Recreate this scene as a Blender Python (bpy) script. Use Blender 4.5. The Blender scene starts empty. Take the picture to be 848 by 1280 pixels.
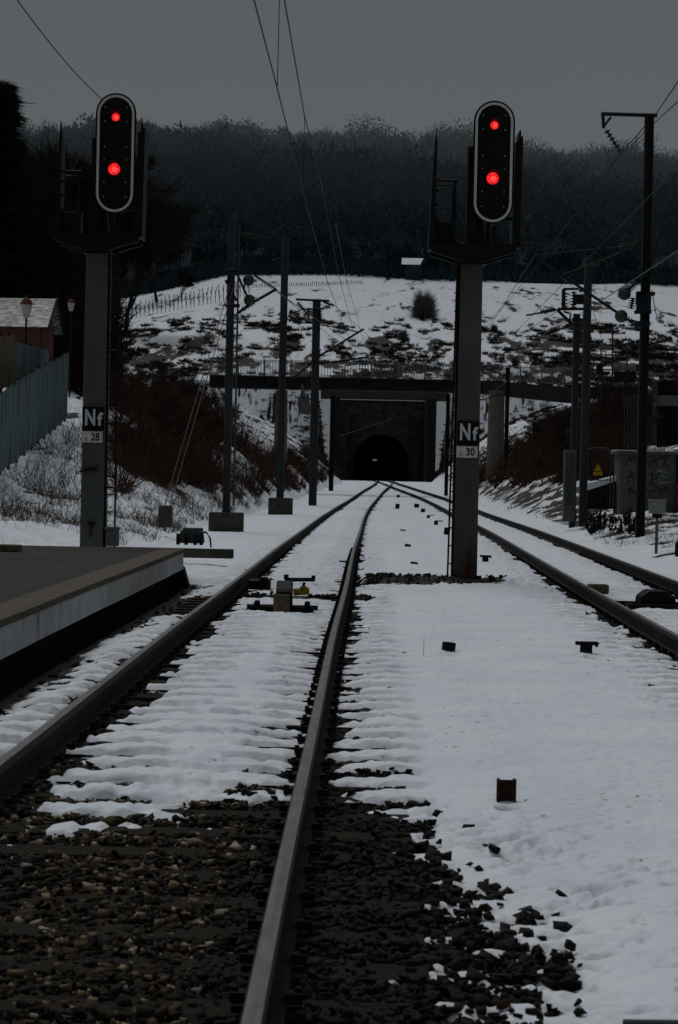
import bpy, random, math
import numpy as np
from math import sin, cos, pi, radians, atan2, sqrt, floor
from mathutils import Vector, Matrix
random.seed(7); rng = np.random.default_rng(11)
S = bpy.context.scene; C = S.collection
# ------------------------------------------------------------ camera (55 mm lens, eye 1.45 m above rail top)
F = 2990.0; H = 1.45
cm = bpy.data.cameras.new("camera"); cam = bpy.data.objects.new("camera", cm); C.objects.link(cam)
cm.sensor_fit = 'HORIZONTAL'; cm.sensor_width = 15.6; cm.lens = 15.6*F/848; cm.clip_end = 3000; cm.clip_start = .1
M3 = Matrix.Rotation(pi/2-radians(.885), 3, 'X') @ Matrix.Rotation(.021, 3, 'Z')
cam.matrix_world = Matrix.Translation((0, 0, H)) @ M3.to_4x4()
cm.dof.use_dof = True; cm.dof.focus_distance = 38; cm.dof.aperture_fstop = 8
S.camera = cam
S.view_settings.view_transform = 'Standard'; S.view_settings.look = 'None'; S.view_settings.exposure = 0
def ray(x, y): return M3 @ Vector(((x-424)/F, -(y-640)/F, -1))
def P(x, y, Y):
    d = ray(x, y); return Vector((0, 0, H)) + d*(Y/d.y)
def G(x, y, z=0.):
    d = ray(x, y); return Vector((0, 0, H)) + d*((z-H)/d.z)
# ------------------------------------------------------------ noise
def _h(i, j, s):
    n = (i.astype(np.int64)*374761393 + j.astype(np.int64)*668265263 + s*1442695041) & 0xffffffff
    n = ((n ^ (n >> 13))*1274126177) & 0xffffffff
    return ((n ^ (n >> 16)) & 0xffff)/65535.
def vn(x, y, s=0):
    x = np.asarray(x, float); y = np.asarray(y, float)
    i = np.floor(x); j = np.floor(y); a = x-i; b = y-j
    a = a*a*(3-2*a); b = b*b*(3-2*b)
    return (_h(i, j, s)*(1-a)*(1-b)+_h(i+1, j, s)*a*(1-b)+_h(i, j+1, s)*(1-a)*b+_h(i+1, j+1, s)*a*b)*2-1
def fbm(x, y, o=4, s=0):
    r = 0; a = .5; x = np.asarray(x, float); y = np.asarray(y, float)
    for k in range(o):
        r = r+a*vn(x, y, s+k*17); x = x*2.03+5.1; y = y*2.03+1.7; a *= .5
    return r
def ss(a, b, x):
    t = np.clip((x-a)/(b-a), 0, 1); return t*t*(3-2*t)
# ------------------------------------------------------------ alignment
def herm(pts):
    xs = np.array([p[0] for p in pts], float); ys = np.array([p[1] for p in pts], float)
    m = np.gradient(ys, xs)
    def f(x):
        x = np.asarray(x, float); xx = np.clip(x, xs[0], xs[-1])
        i = np.clip(np.searchsorted(xs, xx)-1, 0, len(xs)-2); h = xs[i+1]-xs[i]; t = (xx-xs[i])/h
        r = (2*t**3-3*t**2+1)*ys[i]+(t**3-2*t**2+t)*h*m[i]+(-2*t**3+3*t**2)*ys[i+1]+(t**3-t**2)*h*m[i+1]
        return r+(x-xx)*np.where(x < xs[0], m[0], m[-1])
    return f
X1 = herm([(3, -.985), (8, -.94), (14, -.87), (22, -.78), (30, -.66), (46, -.46), (62, -.2), (85, .15), (112, .68), (145, 1.55), (180, 2.65), (205, 3.6), (225, 4.2), (250, 4.6), (275, 4.72), (300, 4.72)])
X2 = herm([(3, 3.72), (14, 3.87), (22, 3.98), (29, 4.1), (42, 4.38), (55, 4.68), (70, 5.0), (94, 5.4), (115, 5.75), (135, 5.95), (150, 5.93), (175, 5.6), (200, 5.1), (225, 4.68), (250, 4.62), (275, 4.72)])
ZR = herm([(0, 0), (60, 0), (115, 0), (135, .06), (155, .2), (180, .42), (205, .68), (225, .85), (250, .98), (275, 1.03), (340, 1.05)])
LT = lambda Y: np.interp(Y, [0, 36, 40, 65, 95, 125, 150, 180, 225, 270, 290], [-4.5, -4.2, -3.6, -3.9, -3.6, -2.8, -2.3, -1.5, .4, -.9, -.9])
LH = lambda Y: np.interp(Y, [0, 37, 60, 82, 100, 135, 165, 275], [.3, 1.0, 1.9, 4.2, 6.0, 7.2, 8.0, 11.3])
LS = lambda Y: np.interp(Y, [0, 37, 60, 82, 100, 165, 275], [.15, .2, .32, .6, .85, .95, 1.0])
RT = lambda Y: np.interp(Y, [0, 37, 60, 75, 110, 150, 225, 270, 290], [7.2, 6.9, 6.6, 6.9, 7.4, 8.4, 9.2, 10.3, 10.3])
RH = lambda Y: np.interp(Y, [0, 37, 60, 75, 85, 100, 120, 165, 275], [.5, .55, .75, .85, 1.1, 3.4, 5.5, 8.0, 11.3])
RS = lambda Y: np.interp(Y, [0, 60, 80, 100, 120, 165, 275], [.25, .3, .35, .6, .75, .9, 1.0])
PL_END = 35.0
def plat_edge(Y): return X1(Y)-1.66
DENT = [(*G(561, 813, -.12).to_2d(), .1), (*G(736, 816, -.12).to_2d(), .14), (*G(607, 702, -.12).to_2d(), .12), (*G(633, 1001, -.12).to_2d(), .035)]  # bare melt hollows beside the stubs, their dark also standing in for shadow wedges
def hill(X, Y):
    h = 11.3+(Y-277)*.154 + fbm(X*.03, Y*.03, 3, 5)*1.6*ss(277, 330, Y)
    h = h+.25*np.minimum(0, X+22)*ss(300, 430, Y)*ss(560, 460, Y)
    k = Y-455
    h = np.where(k > 0, h - k*.154 + k*.182 + fbm(X*.012, Y*.012, 3, 9)*5*ss(0, 120, k)-(X+20)*.03*ss(100, 420, k), h)
    return np.where(Y > 900, h-(Y-900)*.16, h)
def terr(X, Y, full=False):
    """height of the ground and 'snow' amount (>0 = snow lies)"""
    X = np.asarray(X, float); Y = np.asarray(Y, float)
    x1 = X1(Y); x2 = X2(Y); zr = ZR(Y); u1 = X-x1; u2 = X-x2
    lt = LT(Y); rt = RT(Y)
    n1 = fbm(X*1.1, Y*.55, 4, 1); n2 = fbm(X*5, Y*5, 3, 2); n3 = fbm(X*14, Y*14, 2, 3); nb = fbm(X*.35, Y*.3, 4, 21)
    # ---- track bed
    base = zr-.232+.018*n3
    sl = .5+.5*np.cos((Y-.18)*2*pi/.6); slp = ss(.42, .66, sl)            # 1 over a sleeper
    ph = np.mod(Y-.18+.3, .6)-.3
    def bed(u, lin, rin, lout, rout):
        ua = np.abs(u)
        ci = np.where(u < 0, lin, rin); co = np.where(u < 0, lout, rout)
        ti = (.72-ua-ci+.46*(slp-.6)*(1+1.2*n2)+.16*n1+.18*n2)/.14
        to = (ua-.79-co+.52*(slp-.64)*(1+1.2*n2)+.2*n1+.22*n2)/.2
        t = np.where(ua < .755, ti, to)
        lateral = .024+.032*ss(0, .6, np.minimum(np.abs(ua-.75), .6))
        return np.clip(t, -1, 1.)*lateral
    far = ss(25, 70, Y)
    t1 = bed(u1, .33-.2*far, .12-.02*far, .2-.12*far, .2-.06*far)
    t2 = bed(u2, .14-.04*far, .14-.04*far, .24-.12*far, .2-.1*far)
    w1 = np.abs(u1); w2 = np.abs(u2); tk = np.where(w1 < w2, t1, t2); wm = np.minimum(w1, w2)
    ridge = .02*slp*ss(1.5, 1.2, wm)*(1+1.5*n2)
    stn = fbm(X*3.2, Y*1.3, 3, 91); st = np.exp(-((ph+.185)/.04)**2)*ss(1.5, 1.25, wm)*ss(60, 30, Y)  # snow bared at each sleeper's near edge, standing in for its thin shadow line
    flat = .085+.02*n1+.006*n2
    T = np.where(wm < 1.35, tk, tk+(flat-tk)*ss(1.35, 1.75, wm))
    T = np.where(T > 0, T+ridge*ss(0, .04, T), T)
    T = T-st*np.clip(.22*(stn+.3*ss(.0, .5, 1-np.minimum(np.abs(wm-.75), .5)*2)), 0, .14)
    # the bare near end
    ed = np.interp(Y, [4, 6.6, 7.4, 8.3, 9.3, 10.6, 11.6, 12.3], [.35, .44, .5, .58, .5, .24, .02, -.9])
    c = (X-ed+.13+.3*n1+.55*n2+.6*n3)/.3
    c = np.where(X < x1+.75, (Y-(10.55-.9*np.clip(-u1-.1, -.6, .55)*1.6)+1.2*n1+1.5*n2+.5*n3+1.5*(slp-.6))/1.2, c)
    c = np.where(X < x1-.75, (Y-11.7+1.2*n1+.9*n2+.9*(slp-.6))/1.2, c)
    c_s = np.where(X < x1+.75, c, (X-ed+.1+.3*n1)/.3)
    T = np.minimum(T, np.clip(c, -1, 1)*.02+np.maximum(0, np.minimum(c, c_s)-1)*.035)
    # bare gravel strip by the signal base and across the point rodding
    g = np.abs(Y-37.0-.9*n1)-.8+.9*n2; gx = ss(.0, .3, X-x1-.8)*ss(3.1+.5*n2, 2.4, X); rise = 0.
    T = np.where(gx > 0, np.minimum(T, np.clip(g*.2, -.05, .3)+.25*(1-gx)), T); rise = rise+.17*ss(.3, -.4, g)*gx
    g = np.abs(Y-31.8)-.4+.5*n2; gx = ss(-1.1, -.8, u1)*ss(1.5, 1.0, u1)
    T = np.where(gx > 0, np.minimum(T, np.clip(g*.15, -.05, .3)+.25*(1-gx)), T); rise = rise+.07*ss(.3, -.2, g)*gx*(np.abs(np.abs(u1)-.75) > .12)
    base = base+rise+.03*ss(.05, -.05, T)*n2*2*(wm > .85)*(Y > 12)
    g = np.abs(Y-29.5)-2.2+1.2*n2; gx = ss(.1, -.1, u1+.8)*ss(-1.7, -1.5, u1)
    T = np.where(gx > 0, np.minimum(T, np.clip(g*.15, -.05, .3)+.25*(1-gx)), T)
    # foot of the platform kept bare
    pe = plat_edge(Y)
    T = np.where(Y < PL_END+.6, np.minimum(T, (X-pe-.2+.12*n1+.09*n2)*.25), T)
    for (sx_, sy_, sr_) in DENT:
        T = T-.2*np.exp(-((X-sx_-.5*sr_)/sr_)**2-((Y-sy_)/(sr_*1.7))**2)*(np.abs(X-sx_) < 1)*(1+1.5*n2)
    # ---- banks
    dl = lt-X; dr = X-rt
    bn = .25*nb+.05*n2
    hl = LH(Y)*(1-np.exp(-np.maximum(dl, 0)*LS(Y)*1.15/np.maximum(LH(Y), .1)))
    hr = RH(Y)*(1-np.exp(-np.maximum(dr, 0)*RS(Y)*1.15/np.maximum(RH(Y), .1)))
    up = np.where(dl > 0, hl+np.maximum(dl-8, 0)*.03, np.where(dr > 0, hr+np.maximum(dr-8, 0)*.05, 0))
    up = up+np.where(up > .1, (nb*.5+.12*n1)*ss(0, 1.5, up)*ss(0, 2, np.maximum(dl, dr)), 0)
    up = up+.16*n1*ss(.0, .8, np.maximum(dl, dr))*.6
    # snow heap behind the platform end
    up = up+.34*np.exp(-((X+4.75)/.85)**2-((Y-37.2)/.8)**2)
    # steep ends beside the portal
    ramp = 11.3-(277-Y)*1.3
    side = ss(0.2, 2.2, np.where(X < 4.7, -.9-X, X-10.8))
    up = np.where(Y > 262, np.maximum(up, ramp*side), up)
    off = np.maximum(dl, dr)
    cover = np.interp(Y, [30, 50, 60, 80, 120, 200, 262, 275], [.5, .42, .38, .28, .2, .12, .1, .18])
    cover = np.where(X > x2, np.interp(Y, [30, 60, 80, 120, 200, 270], [.25, .12, -.02, -.02, .02, .2]), cover)
    Tb = (cover+.55*fbm(X*1.3, Y*.6+up*.9, 4, 31)+.3*n2+.3*fbm(X*3.1, Y*.8+up*3, 3, 33))*.12
    T = np.where(off > 0, T+(Tb-T)*ss(-.2, .9, off+.5*n1), T)
    z = base+up*1.0+np.clip(T, -.03, .3)*np.where(off > .3, .5, 1)
    z = np.where(Y < PL_END-.05, np.where(X < pe+.02, -.45, z), z)
    # ---- hillside
    hz = hill(X, Y)
    pat = np.interp(Y, [277, 300, 335, 360, 395, 455], [.04, .02, .08, .2, .28, .36])
    Th = (pat+.6*fbm(X*.4, Y*.085, 4, 41)+.42*fbm(X*1.7, Y*.35, 3, 43))*.1
    bro = ss(18, 34, X)*ss(390, 330, Y)
    Th = Th-.018*bro-.012*np.sin(Y*.9+X*.05)*bro
    Th = np.where(Y > 458, -.1+.04*fbm(X*.05, Y*.05, 3, 44), Th)
    z = np.where(Y > 277, hz, z); T = np.where(Y > 277, Th, T)
    return (z, T) if full else z
def tz(x, y): return float(terr(x, y))
def march(px, py, y0=20, y1=900):
    """where the line of sight through a pixel meets the ground"""
    ys = np.linspace(y0, y1, 4000); d = ray(px, py)
    xs = d.x/d.y*ys; zs = H+d.z/d.y*ys; g = terr(xs, ys); k = np.argmax(zs < g)
    return Vector((xs[k], ys[k], g[k]))
# ------------------------------------------------------------ materials
def mat(name, col, col2=None, rough=.8, scale=6., bump=.0, metal=0., emit=None, es=0., detail=5, spec=None, contrast=.25, stretch=None, rust=None):
    m = bpy.data.materials.new(name); m.use_nodes = True; n = m.node_tree.nodes; l = m.node_tree.links
    b = n['Principled BSDF']; b.inputs['Roughness'].default_value = rough; b.inputs['Metallic'].default_value = metal
    b.inputs['Specular IOR Level'].default_value = spec if spec is not None else (.5 if metal else .12)
    tc = n.new('ShaderNodeTexCoord'); mp = n.new('ShaderNodeMapping'); l.new(tc.outputs['Object'], mp.inputs[0])
    if stretch: mp.inputs['Scale'].default_value = stretch
    nz = n.new('ShaderNodeTexNoise'); nz.inputs['Scale'].default_value = scale; nz.inputs['Detail'].default_value = detail
    l.new(mp.outputs[0], nz.inputs['Vector'])
    cr = n.new('ShaderNodeValToRGB'); l.new(nz.outputs[0], cr.inputs[0])
    c2 = col2 or tuple(c*.5 for c in col)
    cr.color_ramp.elements[0].position = .5-contrast; cr.color_ramp.elements[1].position = .5+contrast
    cr.color_ramp.elements[0].color = (*c2, 1); cr.color_ramp.elements[1].color = (*col, 1)
    out = cr.outputs[0]
    if rust:
        n2 = n.new('ShaderNodeTexNoise'); n2.inputs['Scale'].default_value = rust[1]; n2.inputs['Detail'].default_value = 6
        m2 = n.new('ShaderNodeMapping'); m2.inputs['Scale'].default_value = (1, 1, .25); l.new(tc.outputs['Object'], m2.inputs[0]); l.new(m2.outputs[0], n2.inputs['Vector'])
        r2 = n.new('ShaderNodeValToRGB'); r2.color_ramp.elements[0].position = rust[2]; r2.color_ramp.elements[1].position = rust[2]+.12
        l.new(n2.outputs[0], r2.inputs[0]); mx = n.new('ShaderNodeMix'); mx.data_type = 'RGBA'
        l.new(r2.outputs[0], mx.inputs['Factor']); l.new(out, mx.inputs['A']); mx.inputs['B'].default_value = (*rust[0], 1); out = mx.outputs['Result']
    l.new(out, b.inputs['Base Color'])
    if bump:
        bp = n.new('ShaderNodeBump'); bp.inputs['Strength'].default_value = bump; bp.inputs['Distance'].default_value = .02
        l.new(nz.outputs[0], bp.inputs['Height']); l.new(bp.outputs[0], b.inputs['Normal'])
    if emit:
        b.inputs['Emission Color'].default_value = (*emit, 1); b.inputs['Emission Strength'].default_value = es
    return m
RU = (.05, .022, .01)
M = dict(
 concrete=mat('post_concrete', (.088, .094, .09), (.055, .06, .057), .9, 3, .3, stretch=(1, 1, .3), rust=((.04, .035, .03), 2.2, .62)),
 concrete_r=mat('post_concrete_stained', (.085, .086, .076), (.045, .045, .04), .9, 3, .3, stretch=(1, 1, .3), rust=((.045, .022, .012), 1.8, .53)),
 conc_pale=mat('pale_concrete', (.17, .17, .15), (.08, .08, .07), .9, 2, .3, stretch=(1, 1, .4)),
 conc_dark=mat('mossy_concrete', (.075, .075, .062), (.03, .032, .022), .95, 5, .4),
 black=mat('black_paint', (.006, .006, .0065), (.003, .003, .003), .55, 8),
 face=mat('signal_face_black', (.004, .0045, .0045), (.002, .002, .002), .45, 8),
 rim=mat('signal_rim_white', (.55, .56, .53), (.42, .42, .4), .6, 9),
 plate=mat('plate_white', (.58, .58, .5), (.45, .44, .36), .6, 9),
 letter=mat('letter_white', (.55, .56, .58), (.45, .46, .47), .6, 12),
 red=mat('red_lens_lit', (.4, .01, .01), (.3, .01, .01), .4, emit=(1., .018, .022), es=1.25, scale=20),
 redcore=mat('red_lens_core', (.4, .01, .01), (.3, .01, .01), .4, emit=(1., .06, .05), es=1.35, scale=20),
 lens=mat('dark_lens', (.006, .007, .008), None, .15, 3),
 galv=mat('galvanised_steel', (.048, .055, .058), (.024, .028, .03), .6, 5, stretch=(1, 1, .3)),
 galv_d=mat('dark_weathered_steel', (.012, .013, .015), (.006, .0065, .007), .65, 5, stretch=(1, 1, .3)),
 galv_m=mat('dull_steel', (.05, .058, .06), (.026, .03, .031), .65, 5, stretch=(1, 1, .3)),
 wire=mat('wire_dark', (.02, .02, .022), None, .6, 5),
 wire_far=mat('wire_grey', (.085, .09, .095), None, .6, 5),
 rope=mat('guy_wire_rusty', (.09, .07, .06), None, .7, 5),
 ins=mat('insulator_glaze', (.03, .026, .022), None, .35, 5),
 ball=mat('counterweight_ball', (.05, .06, .05), (.025, .03, .025), .7, 20),
 rail=mat('rail_rusty_side', (.009, .006, .0045), (.004, .003, .002), .75, 12, .4),
 rtop=mat('rail_worn_top', (.24, .24, .24), (.11, .1, .09), .4, 9, metal=.75, stretch=(3, .3, 1)),
 redge=mat('rail_head_brown', (.022, .015, .01), (.011, .008, .006), .6, 12),
 sleeper=mat('sleeper_timber', (.02, .015, .009), (.006, .0045, .003), .9, 12, .5, stretch=(.4, 3, 1)),
 iron=mat('rusty_iron', (.018, .011, .008), (.007, .005, .004), .8, 20, .4),
 stake=mat('rusty_stake', (.045, .015, .01), (.014, .008, .007), .8, 14, .4),
 yellow=mat('yellow_paint', (.26, .18, .01), (.14, .09, .01), .5, 14),
 tan=mat('weathered_tan_box', (.12, .1, .06), (.06, .05, .03), .8, 14),
 asphalt=mat('asphalt', (.056, .053, .052), (.034, .032, .032), .9, 20, .5, contrast=.3, rust=((.036, .034, .035), .7, .5)),
 coping=mat('coping_stone', (.13, .115, .085), (.06, .055, .04), .9, 9, .4),
 pwhite=mat('whitewash', (.55, .57, .58), (.36, .37, .37), .8, 3, .2, rust=((.16, .15, .13), 2.5, .62)),
 pdark=mat('dark_wall', (.012, .011, .010), (.004, .004, .004), .95, 4, .4),  # near-black base for the platform undercut and other dark walls
 masonry=mat('portal_masonry', (.085, .093, .09), (.028, .032, .033), .95, .9, .4, contrast=.2),
 tin=mat('tunnel_lining_dark', (.012, .017, .026), None, 1, 2),  # blue-black base for the tunnel lining and floor
 deck=mat('bridge_girder_dark', (.022, .023, .024), (.008, .008, .009), .9, 2, contrast=.2),
 railing=mat('railing_grey', (.17, .185, .19), (.1, .11, .115), .7, 3),
 snowp=mat('snow_lying', (.78, .8, .84), (.68, .71, .76), .65, 4, .3),
 fence=mat('fence_green_grey', (.14, .195, .19), (.05, .08, .08), .8, 1.2, .2, stretch=(3, 3, .3)),
 slat=mat('slat_tan', (.15, .125, .07), (.07, .06, .035), .85, 5),
 fpost=mat('fence_post_dark', (.015, .016, .016), None, .8, 5),
 brick=mat('brick_wall', (.11, .05, .032), (.06, .032, .024), .9, 8, .4),
 roof=mat('slate_roof', (.035, .03, .03), (.015, .014, .014), .9, 8),
 lampg=mat('lamp_glass', (.42, .4, .38), (.3, .3, .28), .4, 8),
 lampr=mat('lamp_cap', (.13, .04, .03), None, .7, 8),
 kiosk=mat('kiosk_wall', (.105, .108, .105), (.065, .068, .066), .85, 3, .2, contrast=.3),
 cab=mat('cabinet_grey', (.10, .105, .1), (.06, .062, .06), .75, 4),
 pale=mat('cabinet_pale', (.2, .22, .2), (.12, .13, .12), .7, 6),
 paint=mat('graffiti_black', (.008, .008, .009), None, .6, 5),
 paintw=mat('graffiti_pale', (.2, .23, .25), None, .7, 5),
 rdoor=mat('red_door', (.16, .03, .02), None, .7, 5),
 bark=mat('bark', (.022, .018, .015), (.01, .009, .008), .95, 10),
 bark_f=mat('bark_far', (.03, .03, .03), (.015, .015, .015), .95, .3),
 twig=mat('twigs_dark', (.028, .022, .017), (.012, .01, .009), .95, 3),
 scrub=mat('scrub_red_brown', (.062, .03, .019), (.028, .018, .013), .95, .35, contrast=.12),
 grass=mat('dead_grass', (.1, .082, .05), (.035, .028, .018), .95, .8, contrast=.15),
 weed=mat('weeds_dark', (.018, .017, .014), None, .95, 3),
 needle=mat('needles_dark', (.009, .013, .010), (.005, .006, .006), .95, 1),
 bush=mat('bush_grey', (.12, .115, .105), (.06, .058, .054), .95, .6),
)
def lamp_tex(m):
    n = m.node_tree.nodes; l = m.node_tree.links; b = n['Principled BSDF']; tc = n.new('ShaderNodeTexCoord'); v = n.new('ShaderNodeTexVoronoi'); v.inputs['Scale'].default_value = 55
    l.new(tc.outputs['Object'], v.inputs['Vector']); z = n.new('ShaderNodeTexNoise'); z.inputs['Scale'].default_value = 14; l.new(tc.outputs['Object'], z.inputs['Vector'])
    a = n.new('ShaderNodeMath'); a.operation = 'MULTIPLY_ADD'; l.new(v.outputs['Distance'], a.inputs[0]); a.inputs[1].default_value = -.7; l.new(z.outputs[0], a.inputs[2])
    r = n.new('ShaderNodeMapRange'); r.inputs['From Min'].default_value = -.1; r.inputs['From Max'].default_value = .6; r.inputs['To Min'].default_value = .45; r.inputs['To Max'].default_value = 1.5; l.new(a.outputs[0], r.inputs['Value']); l.new(r.outputs[0], b.inputs['Emission Strength'])
lamp_tex(M['red'])
def courses(m, sx, sz):
    n = m.node_tree.nodes; l = m.node_tree.links; b = n['Principled BSDF']; src = b.inputs['Base Color'].links[0].from_socket
    tc = n.new('ShaderNodeTexCoord'); mp = n.new('ShaderNodeMapping'); mp.inputs['Rotation'].default_value = (pi/2, 0, 0); l.new(tc.outputs['Object'], mp.inputs[0])
    k = n.new('ShaderNodeTexBrick'); k.inputs['Scale'].default_value = 1; k.inputs['Brick Width'].default_value = sx; k.inputs['Row Height'].default_value = sz; k.inputs['Mortar Size'].default_value = .03
    k.inputs['Color1'].default_value = (1, 1, 1, 1); k.inputs['Color2'].default_value = (.55, .55, .55, 1); k.inputs['Mortar'].default_value = (.35, .35, .35, 1); l.new(mp.outputs[0], k.inputs['Vector'])
    x = n.new('ShaderNodeMix'); x.data_type = 'RGBA'; x.blend_type = 'MULTIPLY'; x.inputs['Factor'].default_value = 1; l.new(src, x.inputs['A']); l.new(k.outputs[0], x.inputs['B']); l.new(x.outputs['Result'], b.inputs['Base Color'])
courses(M['masonry'], .9, .42)
def snow_ground():
    m = bpy.data.materials.new('snow_and_ballast'); m.use_nodes = True; n = m.node_tree.nodes; l = m.node_tree.links; b = n['Principled BSDF']
    at = n.new('ShaderNodeAttribute'); at.attribute_name = 'snow'
    tc = n.new('ShaderNodeTexCoord')
    def noise(sc, det=5, st=None):
        z = n.new('ShaderNodeTexNoise'); z.inputs['Scale'].default_value = sc; z.inputs['Detail'].default_value = det
        if st:
            mp = n.new('ShaderNodeMapping'); mp.inputs['Scale'].default_value = st; l.new(tc.outputs['Object'], mp.inputs[0]); l.new(mp.outputs[0], z.inputs['Vector'])
        else: l.new(tc.outputs['Object'], z.inputs['Vector'])
        return z.outputs[0]
    def math_(op, a, b_):
        q = n.new('ShaderNodeMath'); q.operation = op
        for i, v in ((0, a), (1, b_)):
            if isinstance(v, (int, float)): q.inputs[i].default_value = v
            else: l.new(v, q.inputs[i])
        return q.outputs[0]
    def ramp(src, p0, c0, p1, c1):
        r = n.new('ShaderNodeValToRGB'); r.color_ramp.elements[0].position = p0; r.color_ramp.elements[1].position = p1
        r.color_ramp.elements[0].color = (*c0, 1); r.color_ramp.elements[1].color = (*c1, 1); l.new(src, r.inputs[0]); return r.outputs[0]
    def mix(f, a, b_):
        x = n.new('ShaderNodeMix'); x.data_type = 'RGBA'; l.new(f, x.inputs['Factor']); l.new(a, x.inputs['A']); l.new(b_, x.inputs['B']); return x.outputs['Result']
    fine = noise(26, 4)
    a = math_('ADD', at.outputs['Fac'], math_('MULTIPLY', math_('SUBTRACT', fine, .5), .03))
    fac = n.new('ShaderNodeMapRange'); fac.inputs['From Min'].default_value = -.002; fac.inputs['From Max'].default_value = .005; l.new(a, fac.inputs['Value'])
    # crumbs and grit lying on the snow
    grit = n.new('ShaderNodeMapRange'); grit.inputs['From Min'].default_value = .70; grit.inputs['From Max'].default_value = .72; l.new(noise(17, 2), grit.inputs['Value'])
    gf = math_('MULTIPLY', grit.outputs[0], ramp(noise(.5, 3), .45, (0, 0, 0), .6, (.8, .8, .8)))
    snow = ramp(noise(1.3, 6), .3, (.63, .69, .755), .7, (.74, .79, .85))
    snow = mix(gf, snow, ramp(fine, .3, (.03, .027, .022), .7, (.06, .05, .04)))
    thin = n.new('ShaderNodeMapRange'); thin.inputs['From Min'].default_value = .0; thin.inputs['From Max'].default_value = .022; l.new(a, thin.inputs['Value'])
    snow = mix(thin.outputs[0], ramp(fine, .3, (.42, .43, .44), .7, (.62, .64, .66)), snow)
    ball = ramp(noise(38, 3), .3, (.005, .004, .003), .75, (.028, .02, .012))
    soil = mix(ramp(noise(7, 3), .4, (0, 0, 0), .6, (1, 1, 1)), ramp(noise(1.2, 8), .35, (.004, .003, .003), .7, (.012, .009, .007)), ramp(noise(1.2, 8), .35, (.012, .009, .007), .7, (.04, .03, .022)))
    sel = n.new('ShaderNodeAttribute'); sel.attribute_name = 'soil'
    dark = mix(sel.outputs['Fac'], ball, soil)
    l.new(mix(fac.outputs[0], dark, snow), b.inputs['Base Color']); b.inputs['Roughness'].default_value = .75
    b.inputs['Specular IOR Level'].default_value = .2
    bp = n.new('ShaderNodeBump'); bp.inputs['Strength'].default_value = .5; bp.inputs['Distance'].default_value = .015
    l.new(noise(22, 6), bp.inputs['Height']); l.new(bp.outputs[0], b.inputs['Normal'])
    return m
M['ground'] = snow_ground(); M['woodfloor'] = mat('wood_floor', (.03, .042, .048), (.012, .018, .022), 1, .3)
def attr_mat(name, cols, rough=.9, att='tone'):
    m = bpy.data.materials.new(name); m.use_nodes = True; n = m.node_tree.nodes; l = m.node_tree.links; b = n['Principled BSDF']
    a = n.new('ShaderNodeAttribute'); a.attribute_name = att; r = n.new('ShaderNodeValToRGB'); l.new(a.outputs['Fac'], r.inputs[0])
    e = r.color_ramp.elements
    while len(e) < len(cols): e.new(.5)
    for i, (p, c) in enumerate(cols): e[i].position = p; e[i].color = (*c, 1)
    nz = n.new('ShaderNodeTexNoise'); nz.inputs['Scale'].default_value = 40; tc = n.new('ShaderNodeTexCoord'); l.new(tc.outputs['Object'], nz.inputs['Vector'])
    mx = n.new('ShaderNodeMix'); mx.data_type = 'RGBA'; mx.blend_type = 'MULTIPLY'; mx.inputs['Factor'].default_value = .6
    l.new(r.outputs[0], mx.inputs['A']); l.new(nz.outputs[0], mx.inputs['B']); l.new(mx.outputs['Result'], b.inputs['Base Color'])
    b.inputs['Roughness'].default_value = rough; b.inputs['Specular IOR Level'].default_value = .25
    return m
M['stones'] = attr_mat('ballast_stone', [(0, (.004, .003, .002)), (.42, (.012, .008, .004)), (.62, (.042, .026, .011)), (.78, (.12, .085, .042)), (.92, (.32, .26, .16)), (1, (.42, .4, .36))])
M['wood'] = attr_mat('far_wood', [(0, (.018, .044, .058)), (.5, (.036, .062, .074)), (.8, (.075, .1, .11)), (1, (.16, .18, .19))], 1)  # pale end of the ramp is haze painted into the wood
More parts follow.
